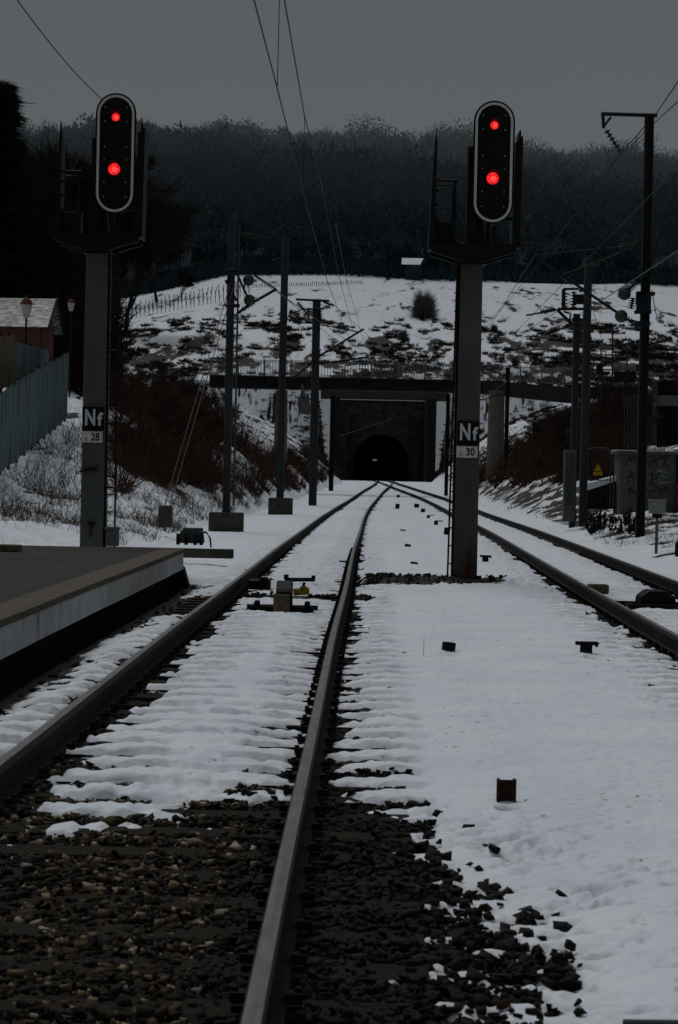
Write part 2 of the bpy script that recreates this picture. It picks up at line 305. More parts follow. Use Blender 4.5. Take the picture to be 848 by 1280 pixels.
# ------------------------------------------------------------ mesh helpers
WL = {}
class MB:
    def __init__(s): s.v = []; s.f = []; s.m = []; s.k = 0
    def mesh(s, vs, fs, k=None):
        o = len(s.v); s.v += [tuple(v) for v in vs]; s.f += [tuple(i+o for i in f) for f in fs]; s.m += [s.k if k is None else k]*len(fs); return s
    def box(s, c, d, rz=0, rx=0, ry=0, taper=1., k=None):
        R = Matrix.Rotation(rz, 3, 'Z') @ Matrix.Rotation(ry, 3, 'Y') @ Matrix.Rotation(rx, 3, 'X'); c = Vector(c); vs = []
        for z in (-.5, .5):
            t = taper if z > 0 else 1
            for x, y in ((-.5, -.5), (.5, -.5), (.5, .5), (-.5, .5)): vs.append(c+R@Vector((x*d[0]*t, y*d[1]*t, z*d[2])))
        return s.mesh(vs, [(0, 3, 2, 1), (4, 5, 6, 7), (0, 1, 5, 4), (1, 2, 6, 5), (2, 3, 7, 6), (3, 0, 4, 7)], k)
    def tube(s, pts, r, n=6, r2=None, caps=True, k=None):
        pts = [Vector(p) for p in pts]; L = len(pts); vs = []; fs = []
        for i, p in enumerate(pts):
            d = (pts[min(i+1, L-1)]-pts[max(i-1, 0)]); d.normalize()
            a = Vector((0, 0, 1)) if abs(d.z) < .9 else Vector((0, 1, 0)); u = d.cross(a).normalized(); w = d.cross(u)
            rr = r if r2 is None else r+(r2-r)*i/(L-1)
            for j in range(n): t = 2*pi*j/n+pi/n; vs.append(p+u*cos(t)*rr+w*sin(t)*rr)
        for i in range(L-1):
            for j in range(n): a = i*n+j; b = i*n+(j+1) % n; fs.append((a, b, b+n, a+n))
        if caps: fs.append(tuple(range(n))[::-1]); fs.append(tuple(range((L-1)*n, L*n)))
        return s.mesh(vs, fs, k)
    def rings(s, a, b, prof, n=12, k=None):
        """lathe along a->b ; prof = (fraction, radius)"""
        a = Vector(a); b = Vector(b); d = (b-a); dn = d.normalized(); q = Vector((0, 0, 1)) if abs(dn.z) < .9 else Vector((0, 1, 0))
        u = dn.cross(q).normalized(); w = dn.cross(u); vs = []; fs = []
        for t, r in prof:
            for j in range(n): g = 2*pi*j/n; vs.append(a+d*t+u*cos(g)*r+w*sin(g)*r)
        for i in range(len(prof)-1):
            for j in range(n): x = i*n+j; y = i*n+(j+1) % n; fs.append((x, y, y+n, x+n))
        fs.append(tuple(range(n))[::-1]); fs.append(tuple(range((len(prof)-1)*n, len(prof)*n)))
        return s.mesh(vs, fs, k)
    def insul(s, a, b, r=.09, n=6, k=None):
        pr = [(0, r*.25)]
        for i in range(n):
            t = (i+.5)/n; pr += [(t-.3/n, r*.3), (t-.1/n, r), (t+.15/n, r*.9), (t+.3/n, r*.3)]
        pr.append((1, r*.25)); return s.rings(a, b, pr, 9, k)
    def prism(s, poly, y0, y1, k=None):
        """poly = (x,z) outline extruded along y"""
        n = len(poly); vs = [(x, y0, z) for x, z in poly]+[(x, y1, z) for x, z in poly]
        fs = [tuple(range(n)), tuple(range(n, 2*n))[::-1]]+[(i, i+n, (i+1) % n+n, (i+1) % n) for i in range(n)]
        return s.mesh(vs, fs, k)
    def build(s, name, mats, parent=None, smooth=False, bevel=0, loc=None):
        me = bpy.data.meshes.new(name); o = bpy.data.objects.new(name, me); C.objects.link(o)
        base = WL[parent.name] if parent else Vector(loc or (0, 0, 0))
        me.from_pydata([tuple(Vector(v)-base) for v in s.v], [], s.f)
        for m in (mats if isinstance(mats, (list, tuple)) else [mats]): me.materials.append(m)
        me.polygons.foreach_set('material_index', s.m)
        if smooth: me.polygons.foreach_set('use_smooth', [True]*len(s.f))
        me.validate(); me.update()
        if parent: o.parent = parent
        else: o.location = base
        WL[o.name] = base
        if bevel:
            b = o.modifiers.new('bevel', 'BEVEL'); b.width = bevel; b.segments = 2; b.limit_method = 'ANGLE'
        return o
def tag(o, label=None, cat=None, group=None, kind=None):
    if label: o['label'] = label
    if cat: o['category'] = cat
    if group: o['group'] = group
    if kind: o['kind'] = kind
    return o
def thing(name, label, cat, loc, group=None):
    o = bpy.data.objects.new(name, None); C.objects.link(o); o.location = loc; o.empty_display_size = .2
    WL[o.name] = Vector(loc); return tag(o, label, cat, group)
def npmesh(name, V, Fc, mats, attrs=None, smooth=False, nside=3, loc=None, parent=None):
    me = bpy.data.meshes.new(name); V = np.asarray(V, np.float32); Fc = np.asarray(Fc, np.int32)
    base = WL[parent.name] if parent else Vector(loc or (0, 0, 0)); V = V-np.array(base, np.float32)
    me.vertices.add(len(V)); me.vertices.foreach_set('co', V.ravel())
    nf = len(Fc); me.loops.add(nf*nside); me.polygons.add(nf)
    me.loops.foreach_set('vertex_index', Fc.ravel()); me.polygons.foreach_set('loop_start', np.arange(nf, dtype=np.int32)*nside)
    me.polygons.foreach_set('loop_total', np.full(nf, nside, np.int32))
    if smooth: me.polygons.foreach_set('use_smooth', np.ones(nf, bool))
    for a, d in (attrs or {}).items():
        t = me.attributes.new(a, 'FLOAT', 'POINT'); t.data.foreach_set('value', np.asarray(d, np.float32))
    me.update(calc_edges=True)
    for m in (mats if isinstance(mats, list) else [mats]): me.materials.append(m)
    o = bpy.data.objects.new(name, me); C.objects.link(o)
    if parent: o.parent = parent
    else: o.location = base
    WL[o.name] = base
    return o
def blades(base, vec, width):
    """thin triangles from base along vec"""
    base = np.asarray(base); vec = np.asarray(vec); n = len(base)
    r = rng.normal(size=(n, 3)); side = np.cross(vec, r); side /= (np.linalg.norm(side, axis=1)[:, None]+1e-9)
    side[:, 1] *= .35; side /= (np.linalg.norm(side, axis=1)[:, None]+1e-9)
    w = np.asarray(width).reshape(-1, 1)
    V = np.empty((n*3, 3)); V[0::3] = base-side*w; V[1::3] = base+side*w; V[2::3] = base+vec
    return V, np.arange(n*3).reshape(-1, 3)
# ------------------------------------------------------------ ground sheets
def grid(name, ts, ys, x0=8., kind='structure'):
    T_, Y_ = np.meshgrid(ts, ys); X_ = T_*(Y_+x0)
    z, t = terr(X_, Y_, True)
    nr, nc = X_.shape; idx = np.arange(nr*nc).reshape(nr, nc)
    Fq = np.stack([idx[:-1, :-1], idx[:-1, 1:], idx[1:, 1:], idx[1:, :-1]], -1).reshape(-1, 4)
    V = np.stack([X_, Y_, z], -1).reshape(-1, 3)
    Xr = X_.ravel(); Yr = Y_.ravel()
    soil = np.clip(np.maximum(LT(Yr)-Xr, Xr-RT(Yr))+.2, 0, 1); soil = np.where(Yr > 458, .0, np.where(Yr > 277, 1, soil))
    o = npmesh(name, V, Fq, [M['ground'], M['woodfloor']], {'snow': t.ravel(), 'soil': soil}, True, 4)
    o.data.polygons.foreach_set('material_index', (Yr[Fq[:, 0]] > 459).astype(np.int32)); return tag(o, kind='structure')
fine = np.linspace(-.13, .15, 760)
ts = np.concatenate([np.linspace(-1.4, -.3, 14), np.linspace(-.28, -.132, 60), fine, np.linspace(.152, .28, 60), np.linspace(.3, 1.4, 14)])
ys = [2.5]
while ys[-1] < 277: ys.append(ys[-1]+max(.02, ys[-1]*.0026))
ys[-1] = 277.0
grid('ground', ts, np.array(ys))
ts2 = np.concatenate([np.linspace(-1.2, -.22, 14), np.linspace(-.2, .2, 460), np.linspace(.22, 1.2, 14)])
ys = [277.02]
while ys[-1] < 1300: ys.append(ys[-1]*1.0032)
grid('hillside', ts2, np.array(ys), 0.)
b = MB(); b.mesh([(-3000, -800, -1.2), (3000, -800, -1.2), (3000, 3000, -1.2), (-3000, 3000, -1.2)], [(0, 1, 2, 3)])
tag(b.build('distant_ground', mat('distant_snow', (.6, .63, .66), (.4, .42, .43), .9, .02)), kind='structure')
# ------------------------------------------------------------ rails
def rail(name, xf, off, y0, y1, label, dz=0):
    prof = [(-.065, -.195, 0), (-.065, -.18, 0), (-.011, -.155, 0), (-.009, -.052, 0), (-.033, -.04, 2), (-.034, -.012, 2), (-.026, -.001, 1), (.0, 0, 1), (.026, -.001, 2), (.034, -.012, 2), (.033, -.04, 0), (.009, -.052, 0), (.011, -.155, 0), (.065, -.18, 0), (.065, -.195, 0)]
    if off > 0 and xf is X2 or off < 0 and xf is X2: pass
    ys = [y0]
    while ys[-1] < y1: ys.append(ys[-1]+max(.25, ys[-1]*.012))
    ys[-1] = y1; mb = MB(); n = len(prof); vs = []; fs = []; ks = []
    for y in ys:
        x = float(xf(y))+off; z = float(ZR(y))+dz
        vs += [(x+p[0], y, z+p[1]) for p in prof]
    for i in range(len(ys)-1):
        for j in range(n-1):
            a = i*n+j; mb.f.append((a, a+n, a+n+1, a+1)); mb.m.append(prof[j][2])
    mb.v = vs; mb.f.append(tuple(range(n))); mb.m.append(0)
    o = mb.build(name, [M['rail'], M['rtop'], M['redge']], loc=(float(xf(y0))+off, y0, 0))
    return tag(o, label, 'rail')
rail('rail', X1, -.7525, 4, 300, 'rusty rail nearest the platform edge, sweeping up the left side')
rail('rail', X1, .7525, 3, 300, 'shiny topped rail running from the bottom centre towards the tunnel')
rail('rail', X2, -.7525, 3, 262, 'rusty rail right of the snow strip, just behind the right signal post', -.004)
rail('rail', X2, .7525, 3, 262, 'outermost rail on the right, nearest the weedy bank', -.004)
# sleepers
def sleeper(xf, k, label, group, proto=None):
    y = .18+.6*k; x = float(xf(y)); z = float(ZR(y))-.274
    a = atan2(float(xf(y+.5)-xf(y-.5)), 1.)
    if proto is None:
        o = thing('sleeper', label, 'sleeper', (0, 0, 0), group)
        mb = MB(); mb.box((0, 0, 0), (2.55, .25, .14)); mb.build('beam', M['sleeper'], o, bevel=.012)
        for s in (-1, 1):
            mb = MB(); mb.box((s*.7525, 0, .082), (.21, .14, .02))
            for q in (-1, 1):
                mb.box((s*.7525+q*.085, .0, .108), (.055, .07, .03)); mb.rings((s*.7525+q*.1, 0, .1), (s*.7525+q*.1, 0, .138), [(0, .016), (1, .014)], 6)
            mb.build('rail_fastening', M['iron'], o)
    else:
        o = proto.copy(); C.objects.link(o)
        for ch in proto.children:
            c = ch.copy(); C.objects.link(c); c.parent = o
    o.location = (x, y, z-.0); o.rotation_euler = (0, 0, -a); return o
p0 = None
for k in range(9, 88):
    o = sleeper(X1, k, 'dark timber sleeper under the left track, partly hidden by snow', 'sleepers of the left track', p0); p0 = p0 or o
p1 = None
for k in range(26, 88):
    if p1 is None: p1 = sleeper(X2, k, 'dark timber sleeper under the right track, partly hidden by snow', 'sleepers of the right track')
    else: sleeper(X2, k, '', '', p1)
# ------------------------------------------------------------ ballast stones
def ico():
    t = (1+5**.5)/2; v = np.array([(-1, t, 0), (1, t, 0), (-1, -t, 0), (1, -t, 0), (0, -1, t), (0, 1, t), (0, -1, -t), (0, 1, -t), (t, 0, -1), (t, 0, 1), (-t, 0, -1), (-t, 0, 1)])/1.9
    f = np.array([(0, 11, 5), (0, 5, 1), (0, 1, 7), (0, 7, 10), (0, 10, 11), (1, 5, 9), (5, 11, 4), (11, 10, 2), (10, 7, 6), (7, 1, 8), (3, 9, 4), (3, 4, 2), (3, 2, 6), (3, 6, 8), (3, 8, 9), (4, 9, 5), (2, 4, 11), (6, 2, 10), (8, 6, 7), (9, 8, 1)])
    return v, f
IV = np.array([(x, y, z) for z in (-.62, .62) for x, y in ((-.62, -.62), (.62, -.62), (.62, .62), (-.62, .62))])
IF = np.array([(0, 3, 2), (0, 2, 1), (4, 5, 6), (4, 6, 7), (0, 1, 5), (0, 5, 4), (1, 2, 6), (1, 6, 5), (2, 3, 7), (2, 7, 6), (3, 0, 4), (3, 4, 7)])
def stones(name, x, y, z, size, tone, label, cat):
    n = len(x); sc = rng.uniform(.45, 1.3, (n, 1, 3))*np.array([1.15, 1., .75]); j = rng.uniform(.62, 1.25, (n, 8, 1))
    j = np.clip(j**1.6, .45, 1.5); V = IV[None]*j*sc*np.asarray(size).reshape(-1, 1, 1)
    a = rng.uniform(0, 2*pi, n); b_ = rng.uniform(-.9, .9, n)
    ca, sa, cb, sb = np.cos(a)[:, None], np.sin(a)[:, None], np.cos(b_)[:, None], np.sin(b_)[:, None]
    yy = V[..., 1]*cb-V[..., 2]*sb; zz = V[..., 1]*sb+V[..., 2]*cb; xx = V[..., 0]
    V = np.stack([xx*ca-yy*sa+np.asarray(x)[:, None], xx*sa+yy*ca+np.asarray(y)[:, None], zz+np.asarray(z)[:, None]], -1)
    Fc = (IF[None]+np.arange(n)[:, None, None]*8).reshape(-1, 3)
    return tag(npmesh(name, V.reshape(-1, 3), Fc, M['stones'], {'tone': np.repeat(tone, 8)}), label, cat, kind='stuff')
N = 95000; yy = rng.uniform(4.8, 13.5, N); xx = rng.uniform(-3.2, 2.2, N)
z, t = terr(xx, yy, True); ok = (t < -.004) & (xx > plat_edge(yy)+.05)
ok &= (np.abs(np.abs(xx-X1(yy))-.7525) > .055)
xx, yy, z = xx[ok], yy[ok], z[ok]
tone = np.clip(rng.beta(1.7, 2.6, len(xx))*1.0, 0, 1); u = (xx-X1(yy)); tone = np.where(np.abs(u+.1) < .6, np.clip(tone*1.15, 0, 1), tone*np.where(u > .6, .5, .66))
slo = ((yy-.18+.3) % .6-.3); drop = np.where((np.abs(slo) < .12) & (np.abs(u) < 1.27), .0, 0)
keep = ~((np.abs(slo) < .12) & (np.abs(u) < 1.27) & (rng.random(len(xx)) < .35))
tone = tone*np.interp(yy, [5, 8, 11], [.75, .85, 1.]); tone = np.where((u < .6) & (rng.random(len(xx)) < .05), rng.uniform(.82, 1, len(xx)), tone)
xx, yy, z, tone = xx[keep], yy[keep], z[keep], tone[keep]
stones('ballast_stones', xx, yy, z+.03+rng.uniform(-.015, .022, len(xx)), rng.uniform(.011, .03, len(xx)), tone, 'brown and grey ballast stones left bare of snow around the nearest rails', 'ballast')
N = 60000; yy = 13.5*np.exp(rng.uniform(0, np.log(60/13.5), N)); side = rng.random(N)
xx = np.where(side < .45, X1(yy)+rng.normal(0, 1., N)*.25+np.sign(rng.random(N)-.5)*.8, np.where(side < .8, X2(yy)+rng.normal(0, 1., N)*.25+np.sign(rng.random(N)-.5)*.8, rng.uniform(.2, 3., N)))
z, t = terr(xx, yy, True); ok = (t < .002) & (t > -.06) & (xx > plat_edge(yy)+.05)
for xf in (X1, X2): ok &= (np.abs(np.abs(xx-xf(yy))-.7525) > .07)
xx, yy, z = xx[ok], yy[ok], z[ok]
stones('ballast_stones', xx, yy, z+.02, rng.uniform(.015, .04, len(xx)), rng.beta(1.5, 3.5, len(xx))*.8, 'small dark ballast stones showing along the rails farther down the track', 'ballast')
N = 1500; yy = rng.uniform(6., 12.6, N); ed = np.interp(yy, [4, 6.6, 7.4, 8.3, 9.3, 10.6, 11.6, 12.3], [.35, .44, .5, .58, .5, .24, .02, -.1])
xx = ed+rng.normal(0, .17, N)-.05
z, t = terr(xx, yy, True); ok = (np.abs(xx-X1(yy)-.7525) > .12) & (t > -.05) & (t < .05) & (rng.random(N) < .5)
stones('edge_stones', xx[ok], yy[ok], z[ok]+.01, rng.uniform(.018, .044, ok.sum())*.9, rng.beta(1.5, 4, ok.sum())*.65, 'larger dark stones poking through the ragged edge of the snow', 'ballast')
# ------------------------------------------------------------ platform
pl = thing('station_platform', 'low asphalt station platform with whitewashed edge on the left', 'platform', (-3, 20, 0))
YS = list(np.linspace(-6, PL_END, 22)); pz = .33
ex = [float(plat_edge(y)) for y in YS]
b = MB()
for i in range(len(YS)-1):
    b.mesh([(-16, YS[i], pz-.006), (ex[i]-.32, YS[i], pz-.006), (ex[i+1]-.32, YS[i+1], pz-.006), (-16, YS[i+1], pz-.006)], [(0, 1, 2, 3)])
b.mesh([(-16, PL_END, pz-.006), (ex[-1]-.32, PL_END, pz-.006), (ex[-1]-.32, PL_END, -.5), (-16, PL_END, -.5)], [(0, 1, 2, 3)])
b.build('deck', M['asphalt'], pl)
b = MB(); bw = MB(); bd = MB(); y = -6.; n = 0
while y < PL_END-.1:
    L = 1.0; y2 = min(y+L, PL_END); x0 = float(plat_edge(y)); x2_ = float(plat_edge(y2)); a = atan2(x2_-x0, y2-y)
    b.box(((x0+x2_)/2-.155, (y+y2)/2, pz-.03+random.uniform(-.002, .002)), (.33, y2-y-.012, .06), rz=-a); y = y2
b.build('coping', M['coping'], pl, bevel=.006)
y = -5.2
while y < PL_END-.1:
    y2 = min(y+1.9, PL_END+.02); x0 = float(plat_edge(y)); x2_ = float(plat_edge(y2)); a = atan2(x2_-x0, y2-y)
    bw.box(((x0+x2_)/2-.035+random.uniform(-.004, .004), (y+y2)/2, pz-.062-.125), (.05, y2-y-.014, .245), rz=-a)
    y = y2
bw.build('white_edging', M['pwhite'], pl, bevel=.004)
for i in range(len(YS)-1):
    bd.mesh([(ex[i]-.22, YS[i], -.5), (ex[i]-.22, YS[i], pz-.08), (ex[i+1]-.22, YS[i+1], pz-.08), (ex[i+1]-.22, YS[i+1], -.5)], [(0, 1, 2, 3)])
bd.prism([(ex[-1]-.3, pz-.02), (ex[-1]-.01, pz-.3), (ex[-1]+.12, -.42), (ex[-1]-.3, -.42)], PL_END+.03, PL_END+.5)
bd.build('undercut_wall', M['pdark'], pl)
q = G(10, 689, pz); b = MB(); b.box((q.x-.1, q.y, pz+.045), (.55, .22, .09)); tag(b.build('kerb_block', M['coping'], bevel=.015, loc=(q.x, q.y, pz)), 'small pale stone kerb block lying on the far left of the platform', 'kerb block')
# ------------------------------------------------------------ writing
def text(body, size, c, parent, m, name='lettering', bold=.012, sx=1., thick=.002, align='CENTER'):
    cu = bpy.data.curves.new('t', 'FONT'); cu.body = body; cu.size = size; cu.extrude = thick; cu.offset = bold*size; cu.align_x = align; cu.align_y = 'CENTER'; cu.resolution_u = 4
    o = bpy.data.objects.new('t', cu); C.objects.link(o); dg = bpy.context.evaluated_depsgraph_get(); me = bpy.data.meshes.new_from_object(o.evaluated_get(dg)); bpy.data.objects.remove(o)
    base = WL[parent.name]; c = Vector(c)
    for v in me.vertices: x, y_, z_ = v.co; v.co = Vector((x*sx, -z_, y_))+c-base
    me.materials.clear(); me.materials.append(m); n = bpy.data.objects.new(name, me); C.objects.link(n); n.parent = parent; WL[n.name] = base; return n
# ------------------------------------------------------------ signals
def stadium(cx, cz, w, h, n=14):
    r = w/2; o = []
    for i in range(n+1): t = pi*i/n; o.append((cx+r*cos(t), cz+h/2-r+r*sin(t)))
    for i in range(n+1): t = pi+pi*i/n; o.append((cx+r*cos(t), cz-h/2+r+r*sin(t)))
    return o
def disc(mb, cx, cz, y, r, d=.01, n=20):
    mb.rings((cx, y, cz), (cx, y-d, cz), [(0, r), (.6, r*.97), (1, r*.75)], n)
def signal(px, py, Yd, bz, num, label, side, cm_):
    q = P(px, py, Yd); X, Y, Z = q.x, Yd, bz
    s = thing('railway_signal', label, 'railway signal', (X, Y, Z), 'tall railway signals showing two red lights')
    b = MB(); b.box((X, Y, Z+2.45), (.37, .34, 5.1), taper=.92); b.build('post', cm_, s, bevel=.02)
    b = MB(); b.box((X+.19*side, Y+.03, Z+2.5), (.045, .2, 4.9))
    b.build('cable_duct', M['black'], s)
    lx = X+side*(.16 if side < 0 else .26)
    b = MB()
    for dx in (.08*side, -.16*side): b.tube([(lx+dx+.03*side, Y-.1, Z+.02), (lx+dx-.02*side, Y-.1, Z+5.0)], .017, 6)
    for k in range(17): b.tube([(lx+.1*side, Y-.1, Z+.25+k*.28), (lx-.17*side, Y-.1, Z+.25+k*.28)], .011, 5)
    for k in (1.2, 3.4): b.box((lx-.05*side, Y-.03, Z+k), (.22, .16, .03))
    b.build('ladder', M['black'], s)
    # cradle / working platform
    b = MB(); b.prism([(X-.64, Z+5.18), (X-.64, Z+5.06), (X-.18, Z+4.92), (X+.2, Z+4.92), (X+.48, Z+5.02), (X+.66, Z+5.06), (X+.7, Z+5.2)], Y-.38, Y-.3)
    b.prism([(X-.64, Z+5.18), (X-.64, Z+5.06), (X-.18, Z+4.92), (X+.2, Z+4.92), (X+.48, Z+5.02), (X+.66, Z+5.06), (X+.7, Z+5.2)], Y+.3, Y+.38)
    b.box((X, Y, Z+5.15), (1.26, .66, .04)); b.box((X, Y, Z+4.97), (.42, .5, .16)); b.build('cradle', M['black'], s)
    b = MB(); b.mesh([(X-.68, Y-.25, Z+5.1), (X-.58, Y-.25, Z+5.1), (X-.58, Y-.25, Z+6.1), (X-.575, Y-.25, Z+6.75), (X-.6, Y-.25, Z+7.0), (X-.64, Y-.25, Z+6.3)] +
              [(X-.68, Y+.25, Z+5.1), (X-.58, Y+.25, Z+5.1), (X-.58, Y+.25, Z+6.1), (X-.575, Y+.25, Z+6.6), (X-.6, Y+.25, Z+6.7), (X-.64, Y+.25, Z+6.2)],
              [(0, 1, 2, 3, 4, 5), (11, 10, 9, 8, 7, 6), (0, 6, 7, 1), (1, 7, 8, 2), (2, 8, 9, 3), (3, 9, 10, 4), (4, 10, 11, 5), (5, 11, 6, 0)])
    for k in range(4): b.box((X-.56, Y-.2, Z+5.35+k*.22), (.05, .04, .05))
    b.build('side_shield', M['black'], s)
    b = MB(); b.tube([(X-.58, Y-.3, Z+6.16), (X-.26, Y-.3, Z+6.16)], .02); b.tube([(X-.29, Y-.3, Z+6.16), (X-.29, Y-.3, Z+5.15)], .024); b.tube([(X-.29, Y-.3, Z+5.62), (X-.26, Y-.33, Z+5.62)], .03)
    b.build('handrail', M['black'], s); b = MB(); b.tube([(X-.58, Y+.3, Z+6.16), (X-.29, Y+.3, Z+6.16), (X-.29, Y+.3, Z+5.15)], .018); b.build('handrail', M['black'], s)
    b = MB(); b.box((X-.42, Y+.02, Z+5.37), (.3, .25, .36)); b.box((X-.42, Y-.12, Z+5.38), (.24, .02, .28)); b.build('control_box', M['face'], s, bevel=.02)
    # head
    hx, hz, hy = X+.285, Z+6.44, Y-.42
    b = MB(); b.box((X-.02, Y-.1, Z+5.9), (.16, .3, 1.6)); b.box((X+.05, Y-.1, Z+5.35), (.3, .25, .5), taper=.6)
    b.box((hx-.05, Y-.15, Z+5.4), (.06, .06, .6)); b.box((hx+.05, Y-.15, Z+5.3), (.05, .05, .4)); b.build('head_bracket', M['black'], s)
    b = MB(); b.prism([(X+.6, Z+5.15), (X+.72, Z+5.15), (X+.74, Z+6.85), (X+.71, Z+6.86), (X+.7, Z+6.95), (X+.68, Z+6.95), (X+.67, Z+6.8), (X+.63, Z+6.78)], Y-.35, Y+.35); b.box((hx+.3, Y-.2, Z+6.1), (.3, .05, .04)); b.box((hx+.3, Y-.2, Z+5.6), (.3, .05, .04))
    b.build('back_shield', M['black'], s)
    hd = MB(); hd.prism(stadium(hx, hz, .635, 1.89), hy, hy+.03); hd.prism(stadium(hx, hz, .5, 1.7), hy+.03, hy+.3); hd = hd.build('target', M['face'], s)
    o1 = stadium(hx, hz, .58, 1.835); o2 = stadium(hx, hz, .505, 1.76); n = len(o1); b = MB()
    b.mesh([(x, hy-.004, z) for x, z in o1]+[(x, hy-.004, z) for x, z in o2], [(i, (i+1) % n, (i+1) % n+n, i+n) for i in range(n)]); b.build('white_rim', M['rim'], hd)
    for (dx, dz, r) in ((.0, .565, .064), (-.01, -.25, .094)):
        b = MB(); disc(b, hx+dx, hz+dz, hy-.03, r, .02); b.k = 1; disc(b, hx+dx+.1*r, hz+dz-.1*r, hy-.051, r*.5, .004, 12); b.build('red_lamp', [M['red'], M['redcore']], hd)
        b = MB(); n = 18
        vs = []; 
        for i in range(n+1):
            t = -.35+(pi+.7)*i/n
            for rr, yy_ in ((r+.02, hy), (r+.028, hy), (r+.02, hy-.17*max(.25, sin(max(.1, min(pi-.1, t))))), (r+.028, hy-.17*max(.25, sin(max(.1, min(pi-.1, t)))))): vs.append((hx+dx+rr*cos(t), yy_, hz+dz+rr*sin(t)))
        b.mesh(vs, [f for i in range(n) for f in ((i*4, i*4+4, i*4+6, i*4+2), (i*4+1, i*4+3, i*4+7, i*4+5), (i*4+2, i*4+6, i*4+7, i*4+3))]); b.build('lamp_hood', M['face'], hd)
    for dz in (.16, -.52): b = MB(); disc(b, hx-.0, hz+dz, hy-.004, .085, .02); b.build('unlit_lens', M['lens'], hd)
    b = MB()
    for dx in (-.17, .17):
        for dz in (.72, .5, .1, -.1, -.45, -.68): b.box((hx+dx, hy-.006, hz+dz), (.014, .01, .014))
    b.build('bolt_row', M['rim'], hd)
    # plates
    fy = Y-.19
    b = MB(); b.box((X+.0, fy-.012, Z+2.28), (.35, .02, .375)); pn = b.build('letter_plate', M['face'], s)
    text('N', .35, (X-.05, fy-.024, Z+2.285), pn, M['letter'], bold=.03, sx=.66); text('f', .28, (X+.1, fy-.024, Z+2.262), pn, M['letter'], bold=.03, sx=.9)
    b = MB(); b.box((X-.015, fy-.014, Z+1.99), (.325, .02, .175)); pw = b.build('number_plate', M['plate'], s)
    text(num, .165, (X+.035, fy-.026, Z+1.985), pw, M['face'], bold=.02, sx=.85); text('c.', .11, (X-.1, fy-.026, Z+1.965), pw, M['face'], bold=.005)
    b = MB()
    for dx in (-.1, .1): b.box((X-.015+dx, fy-.026, Z+2.06), (.014, .006, .01))
    b.build('plate_screws', M['face'], pw)
    return s, X, Y, Z
sr, *_ = signal(581, 722, 37.2, -.14, '30', 'tall concrete railway signal on the right in the snow between the tracks, plate number 30', -1, M['concrete_r'])
b = MB(); q = P(585, 571, 37); b.box((q.x, 37.2-.215, q.z), (.09, .012, .035)); b.build('small_tag', M['plate'], sr)
sl_, X, Y, Z = signal(115, 702, 38, -.02, '28', 'tall concrete railway signal on the left beyond the platform end, plate number 28', 1, M['concrete'])
b = MB(); b.box((X+.33, Y-.1, Z+.4), (.2, .2, .26)); b.box((X+.33, Y-.1, Z+.55), (.24, .24, .04)); b.build('connection_box', M['cab'], sl_, bevel=.01)
b = MB(); b.box((X-.02, Y-.2, Z+1.48), (.2, .04, .03)); b.tube([(X-.2, Y-.18, Z+1.44), (X-.12, Y-.2, Z+1.46), (X+.06, Y-.2, Z+1.5)], .02); b.build('rusty_bracket', M['iron'], sl_); b = MB(); b.box((X, Y-.2, Z+.62), (.12, .04, .05)); b.tube([(X, Y-.2, Z+.6), (X-.02, Y-.19, Z+.4)], .012); b.build('rusty_bracket', M['iron'], sl_)
# ------------------------------------------------------------ masts
def hbeam(b, x, y, z0, z1, w, d=None, k=None, taper=1.):
    d = d or w; t = w*.16
    for s_ in (-1, 1): b.box((x+s_*(w/2-t/2), y, (z0+z1)/2), (t, d, z1-z0), k=k)
    b.box((x, y, (z0+z1)/2), (w-2*t-.004, t, z1-z0-.01), k=k)
def mast(pb, pt, Yd, wpx, label, m, found=None, base_z=None):
    q = P(pb[0], pb[1], Yd); w = wpx/F*Yd; t = P(pt[0], pt[1], Yd); zb = q.z if base_z is None else base_z
    s = thing('catenary_mast', label, 'mast', (q.x, Yd, zb)); b = MB()
    hbeam(b, q.x, Yd, min(zb, tz(q.x, Yd))-.3, t.z, w, w*.9); b.build('post', m, s)
    if found:
        a = P(found[0], found[1], Yd); c = P(found[2], found[3], Yd); b = MB(); b.box(((a.x+c.x)/2, Yd, (a.z+c.z)/2-.2), (abs(c.x-a.x), abs(c.x-a.x)*.9, abs(a.z-c.z)+.4)); b.build('foundation', M['conc_dark'], s, bevel=.04)
    return s, q.x, w
def tubes(s, name, segs, Yd, m, n=6):
    b = MB()
    for sg in segs:
        r = sg[0]; b.tube([P(x, y, Yd+(p[2] if len(p := (x, y, dy)) > 2 else 0)) for x, y, dy in [(p[0], p[1], p[2] if len(p) > 2 else 0) for p in sg[1:]]], r, n)
    return b.build(name, m, s)
def insuls(s, L, Yd, r=.08, n=6, name='insulator'):
    for (a, c_) in L:
        b = MB(); b.insul(P(*a, Yd), P(*c_, Yd), r, n); b.build(name, M['ins'], s)
# A : left, nearest
A, ax, aw = mast((283, 638), (289, 264), 65, 9.5, 'tall steel mast on a mossy concrete block, nearest on the left bank', M['galv'], (262, 640, 304, 668))
b = MB(); p = P(292, 632, 64.7); t = P(297, 282, 64.7); b.box((p.x, 64.8, (p.z+t.z)/2), (.05, .05, t.z-p.z)); b.build('cable_pipe', M['galv'], A)
tubes(A, 'bracket', [(.05, (284, 338), (298, 338)), (.05, (282, 382), (300, 382)), (.06, (287, 345), (287, 372)), (.035, (296, 341), (310, 372)), (.035, (282, 350), (296, 376)), (.03, (294, 352), (284, 365))], 64.6, M['galv_d'])
tubes(A, 'cantilever', [(.022, (296, 291), (335, 297)), (.04, (296, 392), (318, 377), (346, 361)), (.022, (298, 330), (345, 361))], 65, M['galv_d'])
insuls(A, [((306, 293), (324, 296)), ((303, 387), (318, 377))], 65, .09)
